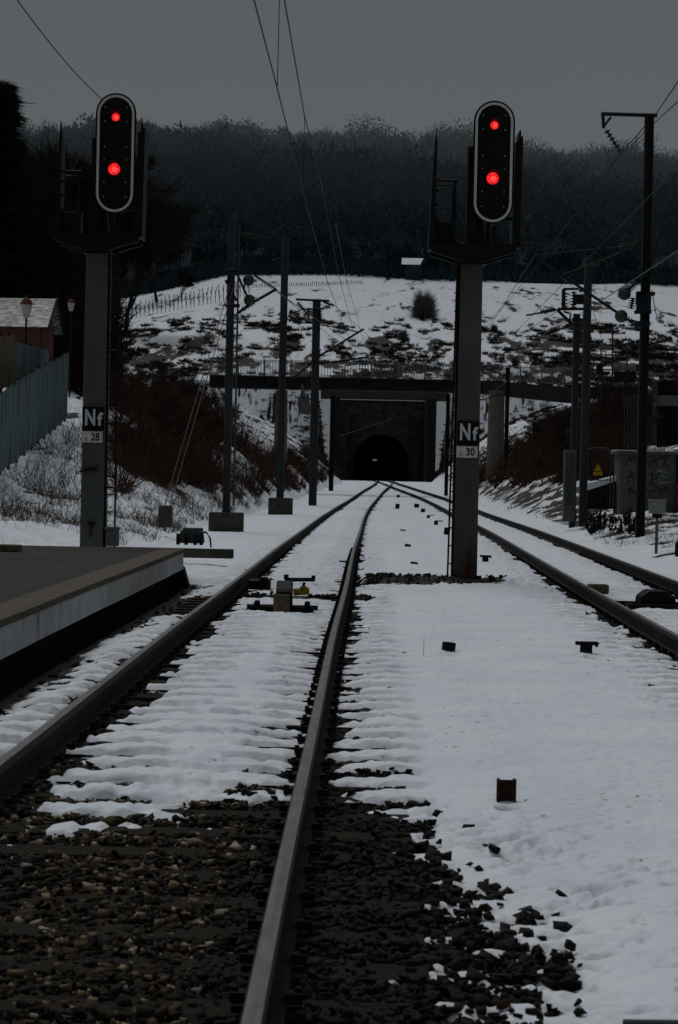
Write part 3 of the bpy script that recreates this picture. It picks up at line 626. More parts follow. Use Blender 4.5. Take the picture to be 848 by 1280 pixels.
for (x, y) in ((311, 350), (312, 375)):
    b = MB(); c = P(x, y, 65); b.rings(c-Vector((0, .16, 0)), c+Vector((0, .16, 0)), [(0, .06), (.2, .13), (.5, .16), (.8, .13), (1, .06)], 12); b.build('balance_weight', M['ball'], A)
for (p, q2, lab) in (((290, 348), (205, 634), 'left'), ((294, 352), (212, 634), 'right')):
    a = P(*p, 64.7); c = P(*q2, 56); b = MB(); b.tube([a, c], .012, 5); tag(b.build('guy_wire', M['rope'], loc=c), '%s of the two thin stay wires slanting from the nearest left mast to the bank' % lab, 'wire')
q = P(207, 640, 56); b = MB(); b.box((q.x, 56, q.z-.1), (.34, .4, .5), taper=.9); tag(b.build('anchor_block', M['conc_dark'], bevel=.03, loc=(q.x, 56, q.z-.3)), 'dark concrete anchor block holding the two stay wires on the left bank', 'concrete block')
# B
Bm, bx, bw_ = mast((350, 628), (358, 297), 95, 9, 'plain grey steel mast between the nearest left mast and the one with the grey box', M['galv_m'], (336, 622, 366, 634))
insuls(Bm, [((361, 393), (376, 405)), ((362, 388), (375, 394))], 95, .13)
tubes(Bm, 'cantilever', [(.03, (361, 390), (398, 408)), (.03, (340, 325), (358, 322))], 95, M['galv_d'])
# C
Cm, cx, cw = mast((391, 626), (394, 374), 122, 10, 'steel mast with crossarms and insulators, standing left of the tunnel portal', M['galv_m'])
tubes(Cm, 'crossarm', [(.06, (370, 374), (412, 376)), (.05, (383, 386), (405, 386)), (.05, (404, 377), (418, 382))], 121.6, M['galv_d'])
insuls(Cm, [((385, 386), (386, 400)), ((400, 386), (401, 400)), ((352, 398), (378, 403)), ((372, 378), (384, 392))], 121.6, .14)
tubes(Cm, 'cantilever', [(.055, (398, 446), (455, 411)), (.05, (375, 455), (420, 452), (462, 446)), (.05, (365, 474), (400, 445)), (.03, (392, 404), (450, 415))], 122, M['galv_d'])
b = MB(); p = P(381, 507, 121.4); b.box(p, (.5, .1, .85)); q = P(377, 487, 121.4); b.box(((p.x+q.x)/2, 121.4, (p.z+q.z)/2+.3), (.16, .1, .7), ry=-.2); b.build('sign_board', M['cab'], Cm)
# D dark slim masts near the portal
mast((414, 606), (417, 494), 178, 6, 'short dark mast at the left edge of the tunnel portal', M['galv_d'])
mast((558, 612), (561, 492), 168, 4.5, 'slim dark mast just left of the right signal post, in front of the far slope', M['galv_d'])
D3, dx, dw = mast((632, 612), (635, 459), 150, 5, 'slim dark mast just right of the pale bridge pier', M['galv_d'])
tubes(D3, 'cantilever', [(.035, (634, 470), (602, 458)), (.04, (634, 490), (604, 500), (580, 496)), (.03, (604, 458), (604, 500))], 150, M['galv_d'])
insuls(D3, [((626, 467), (617, 464)), ((627, 492), (618, 495))], 150, .1)
# E twin masts
E1, e1x, _ = mast((716, 634), (721, 392), 76, 8, 'left and shorter of the two paired grey masts beside the grey cabinet', M['galv_m'])
E2, e2x, _ = mast((729, 634), (731, 321), 75, 9.5, 'right and taller of the two paired grey masts beside the grey cabinet', M['galv'])
tubes(E1, 'bracket', [(.045, (698, 386), (734, 386)), (.05, (698, 388), (716, 406)), (.04, (704, 361), (724, 361)), (.03, (706, 390), (714, 392), (712, 402)), (.04, (704, 362), (704, 386))], 75.4, M['galv_d'])
insuls(E1, [((706, 360), (706, 386)), ((718, 364), (717, 386)), ((694, 386), (676, 390))], 75.3, .1)
tubes(E1, 'cantilever', [(.03, (698, 387), (658, 394)), (.018, (698, 387), (680, 383))], 75.4, M['galv_m'])
tubes(E2, 'side_arm', [(.018, (733, 386), (762, 386))], 75.3, M['galv_m'])
b = MB(); p = P(726, 400, 75.2); b.box(p, (.5, .3, .1)); b.box(P(724, 374, 75.2), (.35, .25, .3)); b.box(P(731, 362, 75.2), (.3, .3, .12)); b.build('switch_gear', M['galv_d'], E2)
# F right tall dark mast
Fm, fx, fw = mast((800, 678), (815, 142), 60, 11, 'tallest mast, dark steel with a short arm and hanging insulator at its top, at right', M['galv_d'])
tubes(Fm, 'top_arm', [(.05, (752, 142), (822, 144)), (.045, (754, 143), (755, 160)), (.03, (755, 158), (764, 146))], 60, M['galv_d'])
insuls(Fm, [((758, 162), (776, 190))], 60, .085, 6)
tubes(Fm, 'cantilever', [(.018, (668, 319), (772, 309)), (.035, (668, 320), (780, 396)), (.02, (700, 345), (798, 308)), (.02, (790, 400), (804, 404))], 60, M['galv_d'])
insuls(Fm, [((774, 309), (797, 306)), ((786, 362), (797, 352)), ((784, 398), (797, 408)), ((789, 386), (792, 372))], 60, .1, 5)
for (x, y) in ((781, 367), (777, 395)):
    b = MB(); c = P(x, y, 60); b.rings(c-Vector((0, .15, 0)), c+Vector((0, .15, 0)), [(0, .06), (.2, .13), (.5, .165), (.8, .13), (1, .06)], 14); b.build('balance_weight', M['ball'], Fm)
b = MB()
for (x, y, w, h) in ((805, 378, .34, .4), (808, 367, .42, .08), (804, 390, .4, .08), (803, 405, .36, .14), (801, 372, .2, .3), (808, 345, .3, .06)): b.box(P(x, y, 59.8), (w, .3, h))
b.tube([P(815, 362, 59.8), P(822, 400, 59.8)], .012); b.build('clamp', M['galv_d'], Fm)
# ------------------------------------------------------------ wires
def wire(pts, r, label, m='wire', sag=0):
    b = MB(); ps = [P(*p) for p in pts]; out = []
    for i in range(len(ps)-1):
        for k in range(8):
            t = k/8; q = ps[i].lerp(ps[i+1], t); q.z -= sag*4*t*(1-t); out.append(q)
    out.append(ps[-1]); b.tube(out, r, 5); return tag(b.build('overhead_wire', M[m], loc=out[-1]), label, 'wire')
wire([(312, -22, 19.8), (346, 107, 24.8), (385, 262, 36.5), (409, 350, 52), (428, 402, 85), (446, 440, 122)], .007, 'long contact wire descending from the top centre towards the portal')
wire([(352, -22, 24), (381, 145, 34), (401, 225, 46), (424, 345, 70), (442, 415, 118)], .008, 'second wire right of the contact wire, descending from the top centre', 'wire')
wire([(350, -22, 24.6), (347, 107, 24.9)], .005, 'short vertical dropper wire meeting the contact wire at the top centre')
wire([(381, 145, 34), (379, 235, 33.9)], .005, 'thin vertical dropper hanging between the two central wires')
wire([(6, -22, 30), (128, 124, 45), (289, 268, 65)], .009, 'single wire crossing the top left corner down to the left signal', 'wire', .1)
wire([(868, 72, 42), (822, 140, 60), (776, 192, 62), (640, 372, 160), (600, 418, 200)], .014, 'upper of the wires leaving the right edge, clamped at the tall mast arm')
wire([(868, 108, 38), (820, 152, 60), (765, 205, 75), (660, 350, 150)], .012, 'lower of the two wires meeting near the tall right mast arm')
wire([(868, 180, 34), (808, 250, 47), (748, 310, 62), (640, 420, 130)], .011, 'wire running from the right edge below the mast arm across the wood')
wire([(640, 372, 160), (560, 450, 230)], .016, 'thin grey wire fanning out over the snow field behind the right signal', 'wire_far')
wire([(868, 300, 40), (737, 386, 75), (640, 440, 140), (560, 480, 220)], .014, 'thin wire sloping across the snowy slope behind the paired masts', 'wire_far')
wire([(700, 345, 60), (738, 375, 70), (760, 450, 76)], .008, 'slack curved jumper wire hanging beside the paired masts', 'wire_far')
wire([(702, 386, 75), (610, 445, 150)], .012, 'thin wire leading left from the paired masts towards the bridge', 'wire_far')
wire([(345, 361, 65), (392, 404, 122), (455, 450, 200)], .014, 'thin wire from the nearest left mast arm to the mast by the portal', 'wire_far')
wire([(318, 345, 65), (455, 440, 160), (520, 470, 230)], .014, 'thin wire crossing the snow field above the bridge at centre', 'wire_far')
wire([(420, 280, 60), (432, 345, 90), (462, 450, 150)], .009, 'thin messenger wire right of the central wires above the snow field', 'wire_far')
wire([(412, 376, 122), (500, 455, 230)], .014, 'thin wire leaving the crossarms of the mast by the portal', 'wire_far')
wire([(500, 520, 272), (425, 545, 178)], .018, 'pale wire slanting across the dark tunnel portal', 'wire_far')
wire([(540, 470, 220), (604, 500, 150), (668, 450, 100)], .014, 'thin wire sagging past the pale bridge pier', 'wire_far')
wire([(668, 320, 60), (600, 428, 150), (548, 470, 230)], .011, 'contact wire of the right track leading down towards the bridge', 'wire_far')
# ------------------------------------------------------------ bridge
YB = 165
br = thing('footbridge', 'dark girder bridge with grey railings crossing the cutting before the tunnel', 'bridge', tuple(P(470, 480, YB)))
zt = P(470, 473, YB).z; zb = P(470, 488, YB).z
xa = P(262, 480, YB).x; xb = P(600, 480, YB).x; xc = P(720, 480, 150).x
b = MB(); b.box(((xa+xb)/2, YB+1.2, (zt+zb)/2), (xb-xa, 2.6, zt-zb)); b.box(((xa+xb)/2, YB-.12, zt-.08), (xb-xa, .3, .16))
for k in range(14): b.box((xa+.6+k*(xb-xa-1)/13, YB-.13, (zt+zb)/2-.1), (.08, .06, zt-zb-.22))
za, zc = zt, P(716, 484, 150).z; L = sqrt((xc-xb)**2+15**2); an = atan2(-15, xc-xb)
b.mesh([(xb, YB-.1, zt), (xb, YB+2.4, zt), (xc, 150+2.4, zc), (xc, 150-.1, zc), (xb, YB-.1, zb), (xb, YB+2.4, zb), (xc, 150+2.4, zc-.95), (xc, 150-.1, zc-.95)], [(0, 1, 2, 3), (7, 6, 5, 4), (0, 3, 7, 4), (1, 5, 6, 2), (2, 6, 7, 3)])
xe = P(800, 487, 148).x
b.box(((xc+xe)/2, 149.5, zc-.35), (xe-xc, 2, .7)); b.build('girder', M['deck'], br)
b = MB(); b.box(((xa+xb)/2, YB+1.2, zt+.012), (xb-xa, 2.3, .02)); b.build('walkway', M['cab'], br)
def rail_run(p, q, h, yoff=0):
    b = MB(); p = Vector(p); q = Vector(q); L = (q-p).length; n = int(L/1.7)
    for dz in (0, ):
        b.tube([p+Vector((0, 0, h)), q+Vector((0, 0, h))], .035, 4); b.tube([p+Vector((0, 0, .15)), q+Vector((0, 0, .15))], .025, 4)
    for i in range(n+1): c = p.lerp(q, i/n); b.box(c+Vector((0, 0, h/2+.05)), (.08, .08, h+.1))
    m_ = int(L/.2)
    for i in range(m_):
        c = p.lerp(q, (i+.5)/m_); b.box(c+Vector((0, 0, h/2+.07)), (.032, .032, h-.15))
    return b
for yo in (0, 2.3): rail_run((xa, YB+yo, zt), (xb, YB+yo, zt), 1.1).build('railing', M['railing'], br)
rail_run((xb, YB, zt), (xc, 150, zc), 1.1).build('railing', M['railing'], br)
for (x, y, w, mm, yb_) in ((350, 600, .5, 'conc_pale', YB+1.2), (619, 592, .62, 'conc_pale', 160)):
    p = P(x, y, yb_); zt_ = P(x, 488, yb_).z; zg = tz(p.x, yb_); b = MB(); b.tube([(p.x, yb_, zg-.5), (p.x, yb_, zt_)], w, 12, r2=w*.85); b.build('pier', M[mm], br, smooth=False)
# ------------------------------------------------------------ portal & tunnel
YP = 275.5; pc = 4.72; gz = .7; ax_, top = 3.2, P(475, 543, YP).z
por = thing('tunnel_portal', 'dark masonry tunnel portal with round arch and pale coping at the end of the line', 'tunnel', (pc, YP, gz))
xl = P(414, 560, YP).x; xr = P(545, 560, YP).x; zt_ = P(475, 500, YP).z
spr = top-ax_*1.02; arch = [(pc-ax_, gz-.5)]+[(pc+ax_*cos(pi-pi*i/20), spr+(top-spr)*sin(pi*i/20)) for i in range(21)]+[(pc+ax_, gz-.5)]
outer = []
for (x, z) in arch:
    if z <= spr+.01: outer.append((xl if x < pc else xr, z))
    else:
        dx = x-pc; dz = z-spr+1e-6; t = min((zt_-spr)/dz, ((xr-pc) if dx > 0 else (xl-pc))/dx if abs(dx) > 1e-6 else 1e9); outer.append((pc+dx*t, spr+dz*t))
b = MB(); n = len(arch)
vs = [(x, YP, z) for x, z in arch]+[(x, YP, z) for x, z in outer]
b.mesh(vs, [(i, i+1, i+1+n, i+n) for i in range(n-1)])
b.mesh([(xl, YP, zt_), (outer[1][0], YP, outer[1][1]), (outer[5][0], YP, outer[5][1])], [])
cL = [(xl, YP+.0, zt_)];
def corner(sx):
    idx = [i for i in range(n-1) if (outer[i][1] < zt_-.01) != (outer[i+1][1] < zt_-.01)]
    return idx
for i in corner(0): b.mesh([(outer[i][0], YP, outer[i][1]), (outer[i+1][0], YP, outer[i+1][1]), (xl if outer[i][0] < pc else xr, YP, zt_)], [(0, 1, 2)])
b.build('wall', M['masonry'], por)
b = MB()
for i in range(1, 21):
    a0 = pi-pi*(i-1)/20+.0; a1 = pi-pi*i/20+.02
    vv = []
    for y in (YP-.12, YP+.02):
        for a, r in ((a0, 1.), (a1, 1.), (a1, 1.17), (a0, 1.17)): vv.append((pc+ax_*r*cos(a), y, spr+(top-spr)*r*sin(a)))
    b.mesh(vv, [(0, 1, 2, 3), (4, 7, 6, 5), (0, 4, 5, 1), (3, 2, 6, 7), (0, 3, 7, 4), (1, 5, 6, 2)])
b.build('arch_ring', mat('arch_stone', (.06, .06, .055), (.03, .03, .028), .95, 1.5), por)
b = MB(); b.box(((xl+xr)/2, YP-.1, zt_+.62), (xr-xl+2.6, .8, 1.24)); b.build('coping', M['conc_dark'], por)
b = MB(); b.box(((xl+xr)/2, YP-.52, zt_-.02), (xr-xl-.6, .14, .07)); b.build('snow_line', M['snowp'], por)
for x in (P(419, 560, 268).x, P(537, 560, 268).x):
    b = MB(); b.box((x, 270, (zt_+gz)/2-.3), (.9, 10, zt_-gz+.4)); b.build('side_wall', M['galv_d'], por)
for px_ in (440, 512, 524):
    b = MB(); x = P(px_, 560, YP).x; b.box((x, YP-.2, 4.4), (.35, .36, 7.4)); b.build('buttress', mat('buttress', (.035, .037, .036), None, .95, 2), por)
b = MB(); Ls = []
for y in (YP+.01, 340): Ls.append([(x, y, z) for x, z in arch])
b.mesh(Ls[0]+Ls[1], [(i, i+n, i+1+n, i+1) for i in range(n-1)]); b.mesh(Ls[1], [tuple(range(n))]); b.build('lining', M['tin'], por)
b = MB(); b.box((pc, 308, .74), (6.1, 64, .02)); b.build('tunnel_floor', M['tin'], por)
p = P(468, 575, 277); tl = thing('tunnel_lamp', 'tiny pale light low inside the dark tunnel mouth', 'lamp', tuple(p))
b = MB(); b.box(p, (.34, .12, .2)); b.rings(p+Vector((.16, 0, 0)), p+Vector((.36, 0, 0)), [(0, .12), (1, .04)], 10); b.build('glowing_box', mat('dim_lamp', (.3, .3, .28), None, .6, emit=(.8, .85, .8), es=.09), tl); b = MB(); b.box(p+Vector((0, .1, -1.4)), (.08, .08, 2.6)); b.build('pole', M['galv_d'], tl)
# ------------------------------------------------------------ left side : fences, house, lamps
def fence(name, a, c, h0, h1, bw, m, label, post_every, thick=.04, gap=.01, lean=0, snow=False):
    a = Vector(a); c = Vector(c); L = (c-a).length; n = max(2, int(L/bw)); s = thing(name, label, 'fence', tuple(a)); ang = atan2(c.y-a.y, c.x-a.x)
    b = MB()
    for i in range(n):
        t = (i+.5)/n; p = a.lerp(c, t); h = (h0+(h1-h0)*t)*random.uniform(.975, 1.02)
        b.box((p.x, p.y, p.z+h/2+random.uniform(-.02, .02)), (L/n-gap, thick, h), rz=ang, rx=random.uniform(-.02, .02))
    b.build('boards', m, s)
    for i in range(int(L/post_every)+1):
        t = min(1, i*post_every/L); p = a.lerp(c, t); h = h0+(h1-h0)*t; b = MB(); b.box((p.x-.02, p.y+.09, p.z+h/2), (.07, .07, h+.2)); b.build('post', M['fpost'], s)
    return s
a = P(-26, 612, 56); c = P(84, 505, 88)
fence('garden_fence', (a.x, a.y, a.z), (c.x, c.y, c.z-.5), 2.0, 2.4, .42, M['fence'], 'leaning green-grey panel fence climbing the bank on the left edge', 2.6)
a = P(16, 490, 74); c = P(60, 470, 92)
fence('upper_fence', (a.x, a.y, P(16, 488, 74).z-.6), (c.x, c.y, P(60, 500, 92).z), 2.1, 1.9, .3, M['fence'], 'upper pale grey board fence behind the leaning green-grey one', 4)
a = P(-30, 505, 68); c = P(17, 478, 74)
sf = fence('slat_fence', (a.x, a.y, a.z), (c.x, c.y, c.z), 1.9, 1.45, .26, M['slat'], 'tan slatted fence with dark gaps at the far left above the green-grey fence', 1.3, gap=.07)
b = MB(); b.mesh([P(-40, 520, 69), P(20, 478, 75), P(60, 500, 90), P(60, 620, 90), P(-40, 620, 69)], [(0, 1, 2, 3, 4)])
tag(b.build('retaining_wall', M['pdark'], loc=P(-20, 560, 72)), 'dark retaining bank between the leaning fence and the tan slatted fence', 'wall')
Yh = 105
hs = thing('house', 'small brick house with a snow dusted roof behind the fences on the left', 'house', tuple(P(40, 440, Yh)))
e0 = P(-40, 405, Yh); e1 = P(52, 405, Yh); r0 = P(64, 368, Yh); xg = P(63, 420, Yh+3).x
zE = e1.z; zR_ = P(60, 368, Yh).z; xw0 = e0.x; xw1 = P(50, 405, Yh).x; xr1 = P(66, 368, Yh+3).x
b = MB(); b.box(((xw0+xw1)/2, Yh+2.6, zE/2+1.2), (xw1-xw0, 5, zE-2.4)); 
b.mesh([(xw1+.01, Yh+.1, zE), (xw1+.01, Yh+5.1, zE), (xw1+.01, Yh+2.6, zR_)], [(0, 1, 2)]); b.build('wall', M['brick'], hs)
g = MB(); p = P(56, 423, Yh-.1); g.box((p.x, Yh+.4, p.z), (.45, .5, 1.3)); g.build('chimney_breast', M['brick'], hs)
b = MB(); b.mesh([(xw0, Yh-.35, zE-.15), (xw1+.4, Yh-.35, zE-.15), (xw1+.4, Yh+2.6, zR_), (xw0, Yh+2.6, zR_), (xw1+.4, Yh+5.4, zE-.15), (xw0, Yh+5.4, zE-.15)], [(0, 1, 2, 3), (3, 2, 4, 5)])
rm = bpy.data.materials.new('snowy_tiles'); rm.use_nodes = True; nn = rm.node_tree.nodes; ll = rm.node_tree.links
tc = nn.new('ShaderNodeTexCoord'); mp = nn.new('ShaderNodeMapping'); mp.inputs['Scale'].default_value = (1.3, 7, 7); nz = nn.new('ShaderNodeTexNoise'); nz.inputs['Scale'].default_value = 2.4; nz.inputs['Detail'].default_value = 6
cr = nn.new('ShaderNodeValToRGB'); cr.color_ramp.elements[0].position = .5; cr.color_ramp.elements[1].position = .55; cr.color_ramp.elements[0].color = (.02, .017, .016, 1); cr.color_ramp.elements[1].color = (.45, .46, .49, 1)
ll.new(tc.outputs['Object'], mp.inputs[0]); ll.new(mp.outputs[0], nz.inputs['Vector']); ll.new(nz.outputs[0], cr.inputs[0]); ll.new(cr.outputs[0], nn['Principled BSDF'].inputs['Base Color'])
b.build('roof', rm, hs)
b = MB(); b.tube([(xw1+.42, Yh-.4, zE-.2), (xw1+.42, Yh+2.6, zR_+.02), (xw1+.42, Yh+5.4, zE-.2)], .06, 4); b.build('verge_board', M['roof'], hs)
def lantern(px, py, Yd, s_, label):
    q = P(px, py, Yd); o = thing('street_lamp', label, 'street lamp', (q.x, Yd, tz(q.x, Yd)))
    z = q.z
    b = MB(); b.rings((q.x, Yd, z-.3*s_), (q.x, Yd, z+.14*s_), [(0, .1*s_), (1, .2*s_)], 6); b.build('lamp_glass', M['lampg'], o)
    b = MB(); b.rings((q.x, Yd, z+.145*s_), (q.x, Yd, z+.45*s_), [(0, .24*s_), (.5, .15*s_), (.8, .05*s_), (1, .03*s_)], 6); b.build('cap', M['lampr'], o)
    b = MB(); b.tube([(q.x, Yd, tz(q.x, Yd)-.2), (q.x, Yd, z-.3*s_)], .035, 8); b.build('pole', M['fpost'], o)
lantern(33, 386, 80, 1.0, 'old style street lamp in front of the snowy house roof at far left')
lantern(89, 382, 100, .75, 'small street lamp with reddish cap just left of the left signal post')
# ------------------------------------------------------------ right side : kiosk, gate, cabinet, gantry
Yk = 78
def G2(px, py, Y): return P(px, py, Y)
a = P(776, 566, Yk); c = P(845, 634, Yk); kx = (a.x+c.x)/2; kw = c.x-a.x; kh = a.z-c.z
k = thing('equipment_kiosk', 'grey equipment kiosk covered with black graffiti behind the tall right mast', 'kiosk', (kx, Yk, c.z))
b = MB(); b.box((kx, Yk+.9, c.z+kh/2-.2), (kw, 1.8, kh+.4)); b.build('body', M['kiosk'], k, bevel=.02)
b = MB(); b.box((kx, Yk+.9, a.z+.02), (kw+.3, 2.1, .1)); b.build('roof_slab', M['cab'], k, bevel=.02)
b = MB(); b.box((kx, Yk+.9, a.z+.085), (kw+.2, 1.95, .03)); b.build('snow_cap', M['snowp'], k)
def scr(pts, m=M['paint'], r=.02):
    b = MB()
    for st in pts: b.tube([(x_, Yk-.004, z_) for x_, z_ in [(P(px, py, Yk).x, P(px, py, Yk).z) for px, py in st]], r, 4)
    return b
ST = [[(782, 582), (787, 569), (791, 580)], [(784, 577), (794, 572)], [(797, 571), (793, 576), (800, 580), (795, 584)], [(803, 570), (801, 582), (806, 583)], [(810, 572), (812, 585), (818, 570), (822, 584)], [(814, 578), (832, 571)], [(826, 569), (836, 585)], [(836, 569), (828, 583), (838, 582)],
      [(785, 605), (788, 588), (793, 604)], [(783, 597), (796, 593)], [(797, 590), (799, 604)], [(808, 592), (820, 594), (812, 604), (822, 606)], [(815, 588), (816, 606)], [(824, 592), (820, 600)],
      [(785, 613), (796, 616), (786, 609), (792, 618)], [(808, 608), (814, 620), (820, 607), (828, 620)], [(812, 614), (834, 610)], [(830, 606), (838, 616), (828, 612)], [(786, 622), (790, 607), (797, 622)], [(799, 611), (803, 620), (796, 620)]]
scr(ST, r=.016).build('graffiti_tag', M['paint'], k)
scr([[(822, 588), (838, 592), (830, 598), (840, 602), (824, 604)], [(826, 594), (836, 596)]], r=.05).build('pale_graffiti', M['paintw'], k)
b = MB(); p = P(856, 604, Yk); b.box((p.x, Yk+.5, p.z), (.5, 1.2, 2.2)); b.build('dark_recess', M['pdark'], k)
b = MB(); p = P(853, 617, Yk-.2); b.box((p.x, Yk-.13, p.z-.1), (.4, .05, .9)); b.build('door', M['rdoor'], k)
# brick wall and snow ledge above right
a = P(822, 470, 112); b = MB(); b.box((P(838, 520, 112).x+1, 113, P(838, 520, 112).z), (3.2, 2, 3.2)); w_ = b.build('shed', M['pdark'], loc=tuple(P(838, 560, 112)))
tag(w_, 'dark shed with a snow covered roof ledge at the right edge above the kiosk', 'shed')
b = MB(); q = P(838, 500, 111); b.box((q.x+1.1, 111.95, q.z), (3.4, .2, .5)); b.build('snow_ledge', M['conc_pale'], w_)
q = P(712, 597, 73.5); o = thing('cabinet', 'tall narrow grey cabinet left of the paired masts', 'cabinet', (q.x, 73.5, P(712, 630, 73.5).z))
b = MB(); b.box((q.x, 73.5, q.z-.25), (.34, .4, 2.2)); b.build('body', M['cab'], o, bevel=.015)
b = MB(); b.box((q.x, 73.29, q.z-.05), (.27, .02, 1.6)); b.build('door', M['galv_m'], o)
# gate with warning sign
Yg = 76.5
o = thing('metal_gate', 'rounded tube framed metal gate with a yellow warning sign beside the kiosk', 'gate', tuple(P(749, 632, Yg)))
b = MB(); b.tube([P(*p, Yg) for p in ((733, 634), (733, 568), (735, 562), (741, 560), (757, 560), (762, 562), (764, 568), (763, 634))], .025, 6)
b.tube([P(733, 600, Yg), P(764, 600, Yg)], .015, 5); b.tube([P(768, 566, Yg), P(767, 634, Yg)], .03, 6); b.build('frame', M['galv'], o)
b = MB()
for x in range(736, 762, 3): b.tube([P(x, 562, Yg+.02), P(x, 632, Yg+.02)], .006, 4)
b.build('bars', M['galv_m'], o)
p0_ = P(748, 579, Yg-.05); p1_ = P(753, 589, Yg-.05); b = MB(); 
b.prism([(p0_.x, p0_.z), (p0_.x-.13, p1_.z), (p0_.x+.13, p1_.z)], Yg-.06, Yg-.04); pz1 = P(748, 592, Yg-.05).z; b.box((p0_.x, Yg-.05, pz1), (.27, .02, .09)); wsn = b.build('warning_sign', mat('sign_yellow', (.62, .4, .02), (.5, .3, .02), .6, 9), o)
b = MB(); zz = (p0_.z+p1_.z)/2-.02; b.tube([(p0_.x+.01, Yg-.066, zz+.07), (p0_.x-.02, Yg-.066, zz-.0), (p0_.x+.02, Yg-.066, zz+.0), (p0_.x-.005, Yg-.066, zz-.07)], .009, 4)
for (u0, u1) in (((p0_.x, p0_.z-.02), (p0_.x-.11, p1_.z+.015)), ((p0_.x, p0_.z-.02), (p0_.x+.11, p1_.z+.015)), ((p0_.x-.11, p1_.z+.015), (p0_.x+.11, p1_.z+.015))): b.tube([(u0[0], Yg-.066, u0[1]), (u1[0], Yg-.066, u1[1])], .005, 4)
for q_ in range(5): b.box((p0_.x-.09+q_*.045, Yg-.064, pz1), (.025, .006, .03))
b.build('warning_symbol', M['paint'], wsn)
# ramp wall with snow behind gate
b = MB(); pts = [P(728, 615, 79), P(778, 598, 79), P(778, 636, 79), P(728, 636, 79)]; b.mesh(pts+[p+Vector((0, 1.2, 0)) for p in pts], [(3, 2, 1, 0), (0, 1, 5, 4)]); rw = tag(b.build('ramp_wall', M['pdark'], loc=pts[3]), 'dark sloping ramp wall with snow on top behind the metal gate', 'wall')
b = MB(); s1 = [P(728, 606, 79), P(778, 593, 79), P(778, 599, 79), P(728, 615, 79)]; b.mesh([p-Vector((0, .03, 0)) for p in s1]+[p+Vector((0, 1.2, 0)) for p in s1], [(3, 2, 1, 0), (0, 1, 5, 4)]); b.build('snow_cap', M['snowp'], rw)
# stairs rails behind
o = thing('stair_railing', 'steep stair railing of thin grey posts climbing behind the gate', 'railing', tuple(P(790, 560, 90)))
b = MB()
for i, x in enumerate(range(781, 812, 4)): b.tube([P(x, 560-(x-781)*.3, 90), P(x, 497-(x-781)*.2, 90)], .025, 4)
b.tube([P(779, 500, 90), P(812, 492, 90)], .03, 4); b.tube([P(779, 530, 90), P(812, 520, 90)], .025, 4); b.build('rails', M['galv_m'], o)
# substation gantry
Yg2 = 118
o = thing('steel_gantry', 'lattice of grey steel frames standing on the right bank behind the masts', 'gantry', tuple(P(768, 500, Yg2)))
b = MB()
for x in (738, 752, 766, 784, 800): b.tube([P(x, 512, Yg2), P(x, 428 + (x % 3)*4, Yg2)], .05, 4)
for y in (431, 447, 462): b.tube([P(734, y, Yg2), P(804, y, Yg2)], .05, 4)
b.tube([P(766, 412, Yg2), P(766, 440, Yg2)], .05, 4)
for x in (738, 766): b.tube([P(x, 447, Yg2), P(x+14, 462, Yg2)], .03, 4)
b.build('frame', M['galv_m'], o)
for (x, y, w) in ((781, 461, 1.1), (780, 481, 1.2), (757, 435, .6)):
    b = MB(); b.box(P(x, y, Yg2-.2), (w, .6, .18)); b.build('snowy_beam', M['conc_pale'], o)
b = MB(); b.box(P(783, 471, Yg2-.2), (.9, .6, .5)); b.box(P(770, 472, Yg2-.2), (.16, .3, .6)); b.build('transformer', M['galv_d'], o); b = MB(); b.box(P(750, 462, Yg2-.2), (.3, .3, .5)); b.box(P(750, 456, Yg2-.2), (.4, .36, .06)); b.build('switch_box', M['galv_d'], o)
# post box
Yb2 = 52; q = P(822, 634, Yb2)
o = thing('trackside_box', 'small pale grey box on a thin post right of the tall mast', 'box', tuple(P(820, 695, Yb2)))
b = MB(); b.box(q, (.34, .3, .28)); b.box((q.x, Yb2, q.z+.15), (.38, .34, .03)); b.build('box', M['pale'], o, bevel=.015)
b = MB(); b.tube([(q.x, Yb2, q.z-.14), (q.x, Yb2, tz(q.x, Yb2)-.2)], .035, 8); b.build('post', M['cab'], o)
b = MB(); b.box((q.x, Yb2-.01, q.z-.19), (.2, .16, .1)); b.build('cable_gland', M['face'], o)
q = P(844, 688, 50); o = thing('black_drum', 'small black round object with a pipe at the right edge', 'pipe', tuple(P(846, 700, 50)))
b = MB(); b.rings(q+Vector((.1, 0, -.2)), q+Vector((.1, 0, .22)), [(0, .1), (.8, .1), (1, .05)], 12); b.build('drum', M['black'], o); b = MB(); b.tube([q+Vector((.05, 0, -.05)), q+Vector((-.3, 0, -.12)), q+Vector((-.55, 0, -.2))], .02); b.build('pipe', M['galv_d'], o)
